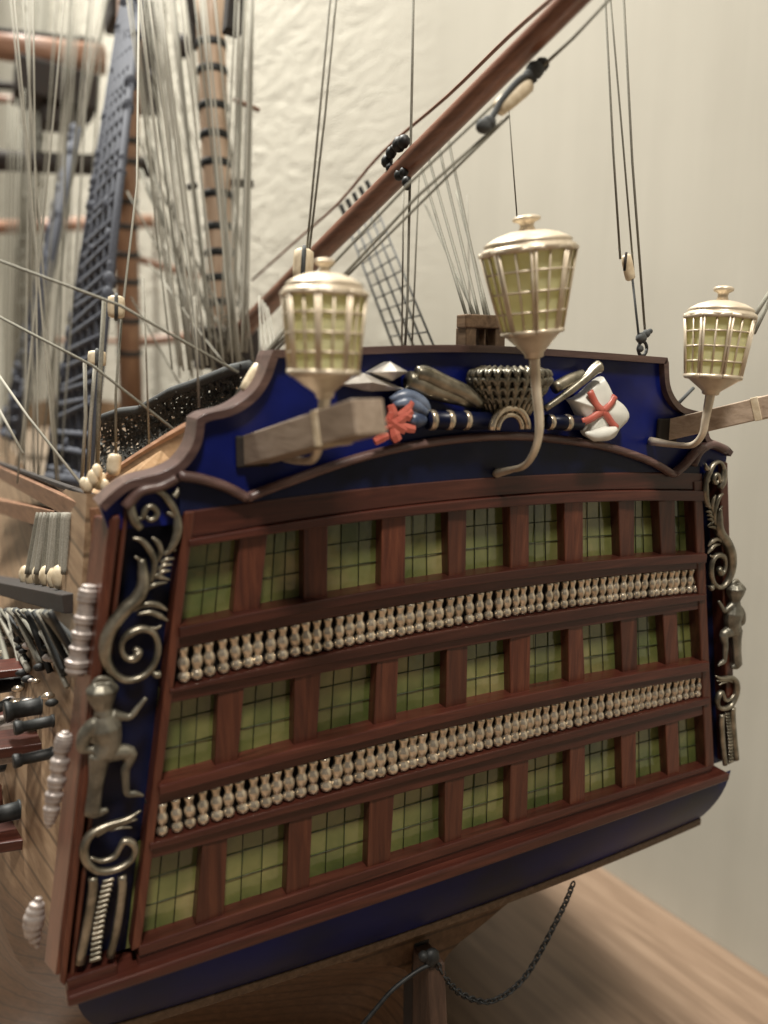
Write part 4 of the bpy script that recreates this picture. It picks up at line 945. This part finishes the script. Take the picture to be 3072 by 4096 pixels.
# shrouds seen edge on (port side): gang > shrouds and ratlines
def gang(tops, bots, Yt, Yb, rpx, rat, mat=ROPEB, matr=ROPED, rr=.6):
    n = len(tops); T = [D(*t, Y=Yt+.0*i) for i, t in enumerate(tops)]; B = [D(*b, Y=Yb[0]+(Yb[1]-Yb[0])*i/(n-1)) for i, b in enumerate(bots)]
    m_ = MB(); m_.tube([B[0], B[-1]], rpx/.54/ppc(B[0])*1.2, 6)
    if rpx > 5:
        for k in range(rat*2):
            t = rng.random(); u_ = rng.choice((0, 0, 1, rng.random())); p = T[0].lerp(B[0], t).lerp(T[-1].lerp(B[-1], t), u_); m_.ball(p+Vector((0, 0, 0)), rpx/.54/ppc(p)*rng.uniform(.8, 1.25), 7, (1.2, 1, rng.uniform(1, 2.2)))
    root = m_.build('shroud_gang', matr, ship)
    for a, b in zip(T, B): 
        m_ = MB(); m_.tube([a, b], rpx/.54/ppc(b), 6); m_.build('shroud', mat, root)
    for k in range(1, rat):
        t = k/rat+(rng.uniform(-.012, .012) if rpx > 5 else 0); m_ = MB(); m_.tube([T[0].lerp(B[0], t), T[-1].lerp(B[-1], t+(rng.uniform(-.01, .02) if rpx > 5 else 0))], rpx*rr/.54/ppc(T[0].lerp(B[0], t)), 5); m_.build('ratline', matr, root)
    return root
gang([(274, -20), (280, -20), (286, -20), (292, -20), (298, -20), (304, -20)], [(106, 1030), (124, 1034), (142, 1036), (158, 1038), (174, 1040), (190, 1042)], 18.5, (19, 11), 10.5, 34, ROPEB, ROPEB, .75)
gang([(163, 275), (165, 275), (167, 275)], [(8, 935), (22, 940), (38, 945)], 30, (31, 29), 9.5, 22, ROPEB, ROPEB, .8)
gang([(62, -20), (76, -20), (92, -20), (106, -20)], [(30, 900), (36, 900), (44, 900), (50, 900)], 44, (46, 42), 7, 22, ROPE, ROPE)
# starboard mizzen shrouds with clear ratlines, right of the boom
gang([(738, 452), (752, 440), (766, 428), (780, 416), (794, 404)], [(852, 755), (874, 755), (896, 755), (918, 755), (940, 755)], 13.5, (9.0, 5.5), 2.8, 12, ROPED, ROPED, .6)
for x0, y0, x1, y1, Y in ((905, 345, 1010, 690, 3), (925, 338, 1024, 690, 3), (948, 318, 1036, 692, 2.8), (968, 300, 1050, 690, 2.6), (918, 440, 1030, 690, 4), (990, 430, 1058, 690, 2.5)):
    rope(D(x0-(x1-x0)*.06, y0-(y1-y0)*.06, Y=Y+3), D(x1, y1, Y=1.6), ROPE, .036)
m_ = MB(); m_.tube([Vector(p_) for p_ in spline([tuple(D(x_, y_, Y=Y_)) for x_, y_, Y_ in ((545, 605, 16), (640, 520, 13), (730, 440, 10.5), (826, 329, 8), (966, 208, 4), (1100, 78, 1), (1235, -40, -2))], 4)], .04, 6); m_.build('rope', SPAR, ship)
for k_ in range(5): rope(D(735+k_*14, 442-k_*13, Y=11), D(748+k_*14, 470-k_*13, Y=11), ROPED, .07)
# tackles hanging above the stern
def stay(pts, Y, r, mat=ROPE): 
    m_ = MB(); q = [D(x, y, Y=Y if not hasattr(Y, '__len__') else Y[i]) for i, (x, y) in enumerate(pts)]; m_.tube(q, r/.54/ppc(q[len(q)//2]), 7); return m_.build('rope', mat, ship)
stay([(714, -10), (690, 250), (661, 560)], 1.6, 2.6); stay([(727, -10), (702, 250), (666, 560)], 1.6, 2.6)
stay([(893, -10), (890, 180), (885, 420), (880, 660), (875, 752)], 3.0, 3.0); stay([(872, 400), (868, 752)], 4.0, 2.0, ROPEW); stay([(905, 380), (890, 752)], 4.5, 2.0)
stay([(1307, -10), (1325, 330), (1340, 560)], .8, 2.6); stay([(1318, -10), (1345, 300), (1370, 600)], .8, 2.2); stay([(1347, -10), (1366, 350), (1393, 712)], .8, 2.8)
stay([(1099, 235), (1117, 470)], 1.5, 1.6); stay([(1366, 600), (1380, 728)], (.75, .5), 2.6, ROPED); stay([(1010, 420), (1015, 690)], 6, 1.2, ROPEW)
# long diagonal tackle running from the port quarter up to the boom end
stay([(530, 815), (700, 640), (900, 425), (1085, 262)], (.7, .1, -.6, -1.2), 3.6); stay([(510, 860), (700, 590), (880, 400), (1130, 165)], (.7, .2, -.5, -1.2), 3.4)
stay([(556, 800), (740, 605), (1000, 348), (1100, 250)], (.6, 0, -.6, -1.2), 3.2); stay([(495, 880), (552, 790), (640, 680)], (.9, .6, .3), 5.0)
stay([(1165, 150), (1240, 80), (1320, -6)], (-1.3, -1.6, -1.9), 3.8)
block((2055, 384), -1.2, 175, 36, (.77, -.64), groove=False)
q = [at(*p_, Y=-1.28) for p_ in ((1950, 500), (1985, 440), (2010, 395), (2075, 320), (2120, 300), (2140, 330))]; m_ = MB(); m_.tube([Vector(p_) for p_ in spline([tuple(a_) for a_ in q], 4)], .05, 6); m_.build('strop', ROPED, ship)
for c, r in (((1935, 505), .12), ((1955, 490), .11), ((2140, 280), .14), ((2168, 258), .11), ((2115, 300), .09)):
    m_ = MB(); m_.ball(at(*c, Y=-1.25), r, 8, (1.2, 1, 1)); m_.build('knot', ROPED, ship)
block((1213, 1060), 1.5, 130, 42, (.06, -1)); block((465, 1228), 3.0, 90, 34, (0, -1)); block((2513, 1070), .8, 105, 24, (-.2, -1), groove=False)
stay([(1353, 545), (1349, 585)], .7, 3, DARKW)
block((1022, 1520), .5, 130, 42, (.5, -.86)); block((388, 1434), 4.0, 62, 36, (0, -1))
block((456, 1858), 1.5, 84, 27, (.1, -1), groove=False); block((400, 1925), 2.0, 70, 20, (.2, -1), groove=False)
for c, r in (((372, 1915), .13), ((388, 1890), .12), ((420, 1945), .10), ((350, 1945), .12), ((335, 1935), .09)):
    m_ = MB(); m_.ball(at(*c, Y=1.8), r, 8, (.8, .8, 1.3)); m_.build('deadeye', BLOCK, ship)
# knot and eye of the tackle on the taffrail
for c, r in (((2565, 1352), .12), ((2585, 1335), .09), ((2560, 1395), .08), ((2600, 1325), .06)):
    m_ = MB(); m_.ball(at(*c, Y=.5), r, 8); m_.build('knot', ROPED, ship)
m_ = MB(); p = at(2570, 1395, Y=.5); m_.tube([p+Vector((.12*math.cos(a_), 0, .15*math.sin(a_))) for a_ in np.linspace(0, 6.3, 14)], .035, 6); m_.build('eyebolt', IRON, ship)
stay([(1498, 838), (1465, 872)], .3, 4, ROPED); stay([(1662, 632), (1625, 690)], -1.0, 5); stay([(1662, 650), (1628, 720)], -1.0, 5)
# ropes on the port quarter
for (pts, Y, r, mat) in (
    ([(-10, 560), (260, 660), (515, 805)], (3.0, 2.0, 1.0), 3.4, ROPE), ([(-10, 680), (200, 790), (385, 935)], (4.0, 3.0, 2.2), 3.2, ROPE),
    ([(-10, 800), (60, 900), (195, 1070)], (6, 5, 3), 3, ROPEW), ([(-10, 870), (50, 980)], (8, 7), 3, ROPEW),
    ([(183, 780), (185, 900), (176, 1045)], 3.5, 4.0, ROPEW), ([(205, 790), (196, 900), (190, 1030)], 3.4, 4.0, ROPEW), ([(225, 650), (214, 850), (210, 1010)], 3.3, 5, ROPE), ([(262, 690), (250, 850), (250, 1000)], 3.2, 3, ROPE),
    ([(300, -10), (296, 400), (262, 690)], (8, 6, 3.2), 2.6, ROPEW), ([(310, 600), (322, 960)], 2.2, 2.2, ROPEW), ([(420, 640), (430, 880)], .8, 2.6, ROPEW), ([(398, 500), (424, 720), (430, 880)], 1.2, 2, ROPEW)):
    q = [D(x, y, Y=Y if not hasattr(Y, '__len__') else Y[i]) for i, (x, y) in enumerate(pts)]
    m_ = MB(); m_.tube(q, r/.54/ppc(q[len(q)//2]), 7); m_.build('rope', mat, ship)
# running rigging of the mizzen and main masts: fans of lines coming down to the rails
fan = []
for i in range(32): fan.append(((270+i*6.2+rng.uniform(-12, 12), -20), (375+i*5.4+rng.uniform(-12, 12), 790+rng.uniform(-20, 30)), rng.uniform(10, 24), ROPEW if i % 3 else ROPE, rng.uniform(1.6, 3.0)))
for i in range(10): fan.append(((548-i*4+rng.uniform(-8, 8), -20), (535-i*7+rng.uniform(-6, 6), 760), rng.uniform(12, 20), ROPE if i % 2 else ROPEW, rng.uniform(1.8, 3.0)))
for i in range(8): fan.append(((300+rng.uniform(-20, 60), rng.uniform(240, 420)), (460+i*11, 780), rng.uniform(16, 26), ROPE, rng.uniform(1.5, 2.2)))
for i in range(16): fan.append(((190+rng.uniform(-70, 80), -20), (20+i*9, 1040+rng.uniform(-20, 20)), rng.uniform(14, 40), ROPE if i % 2 else ROPEW, rng.uniform(1.6, 2.4)))
for i in range(7): fan.append(((10+rng.uniform(0, 150), -20), (rng.uniform(-10, 200), 1045), rng.uniform(10, 18), ROPEW, 2.2))
for i in range(6): fan.append(((20+i*8, 250+rng.uniform(-60, 60)), (5+i*9, 1040), rng.uniform(26, 40), ROPE, 2.0))
for i in range(5): fan.append(((280+i*20, -20), (430-i*30, 330), rng.uniform(26, 36), ROPE, 1.8))
for i in range(4): fan.append(((560+i*6, 640+i*8), (565+i*12, 760), 11, ROPEW, 2.2))
for i in range(10): fan.append(((300+rng.uniform(-30, 90), 300+i*38), (420+rng.uniform(-40, 90), 560+i*30), rng.uniform(12, 22), ROPE if i % 2 else ROPEW, 1.9))
for (a_, b_, Y, mat, r) in fan:
    A = D(*a_, Y=Y); B = D(*b_, Y=Y-3); rope(A, B, mat, r/.54/ppc(A.lerp(B, .5)), 'halyard', rng.uniform(0, .12), 5)
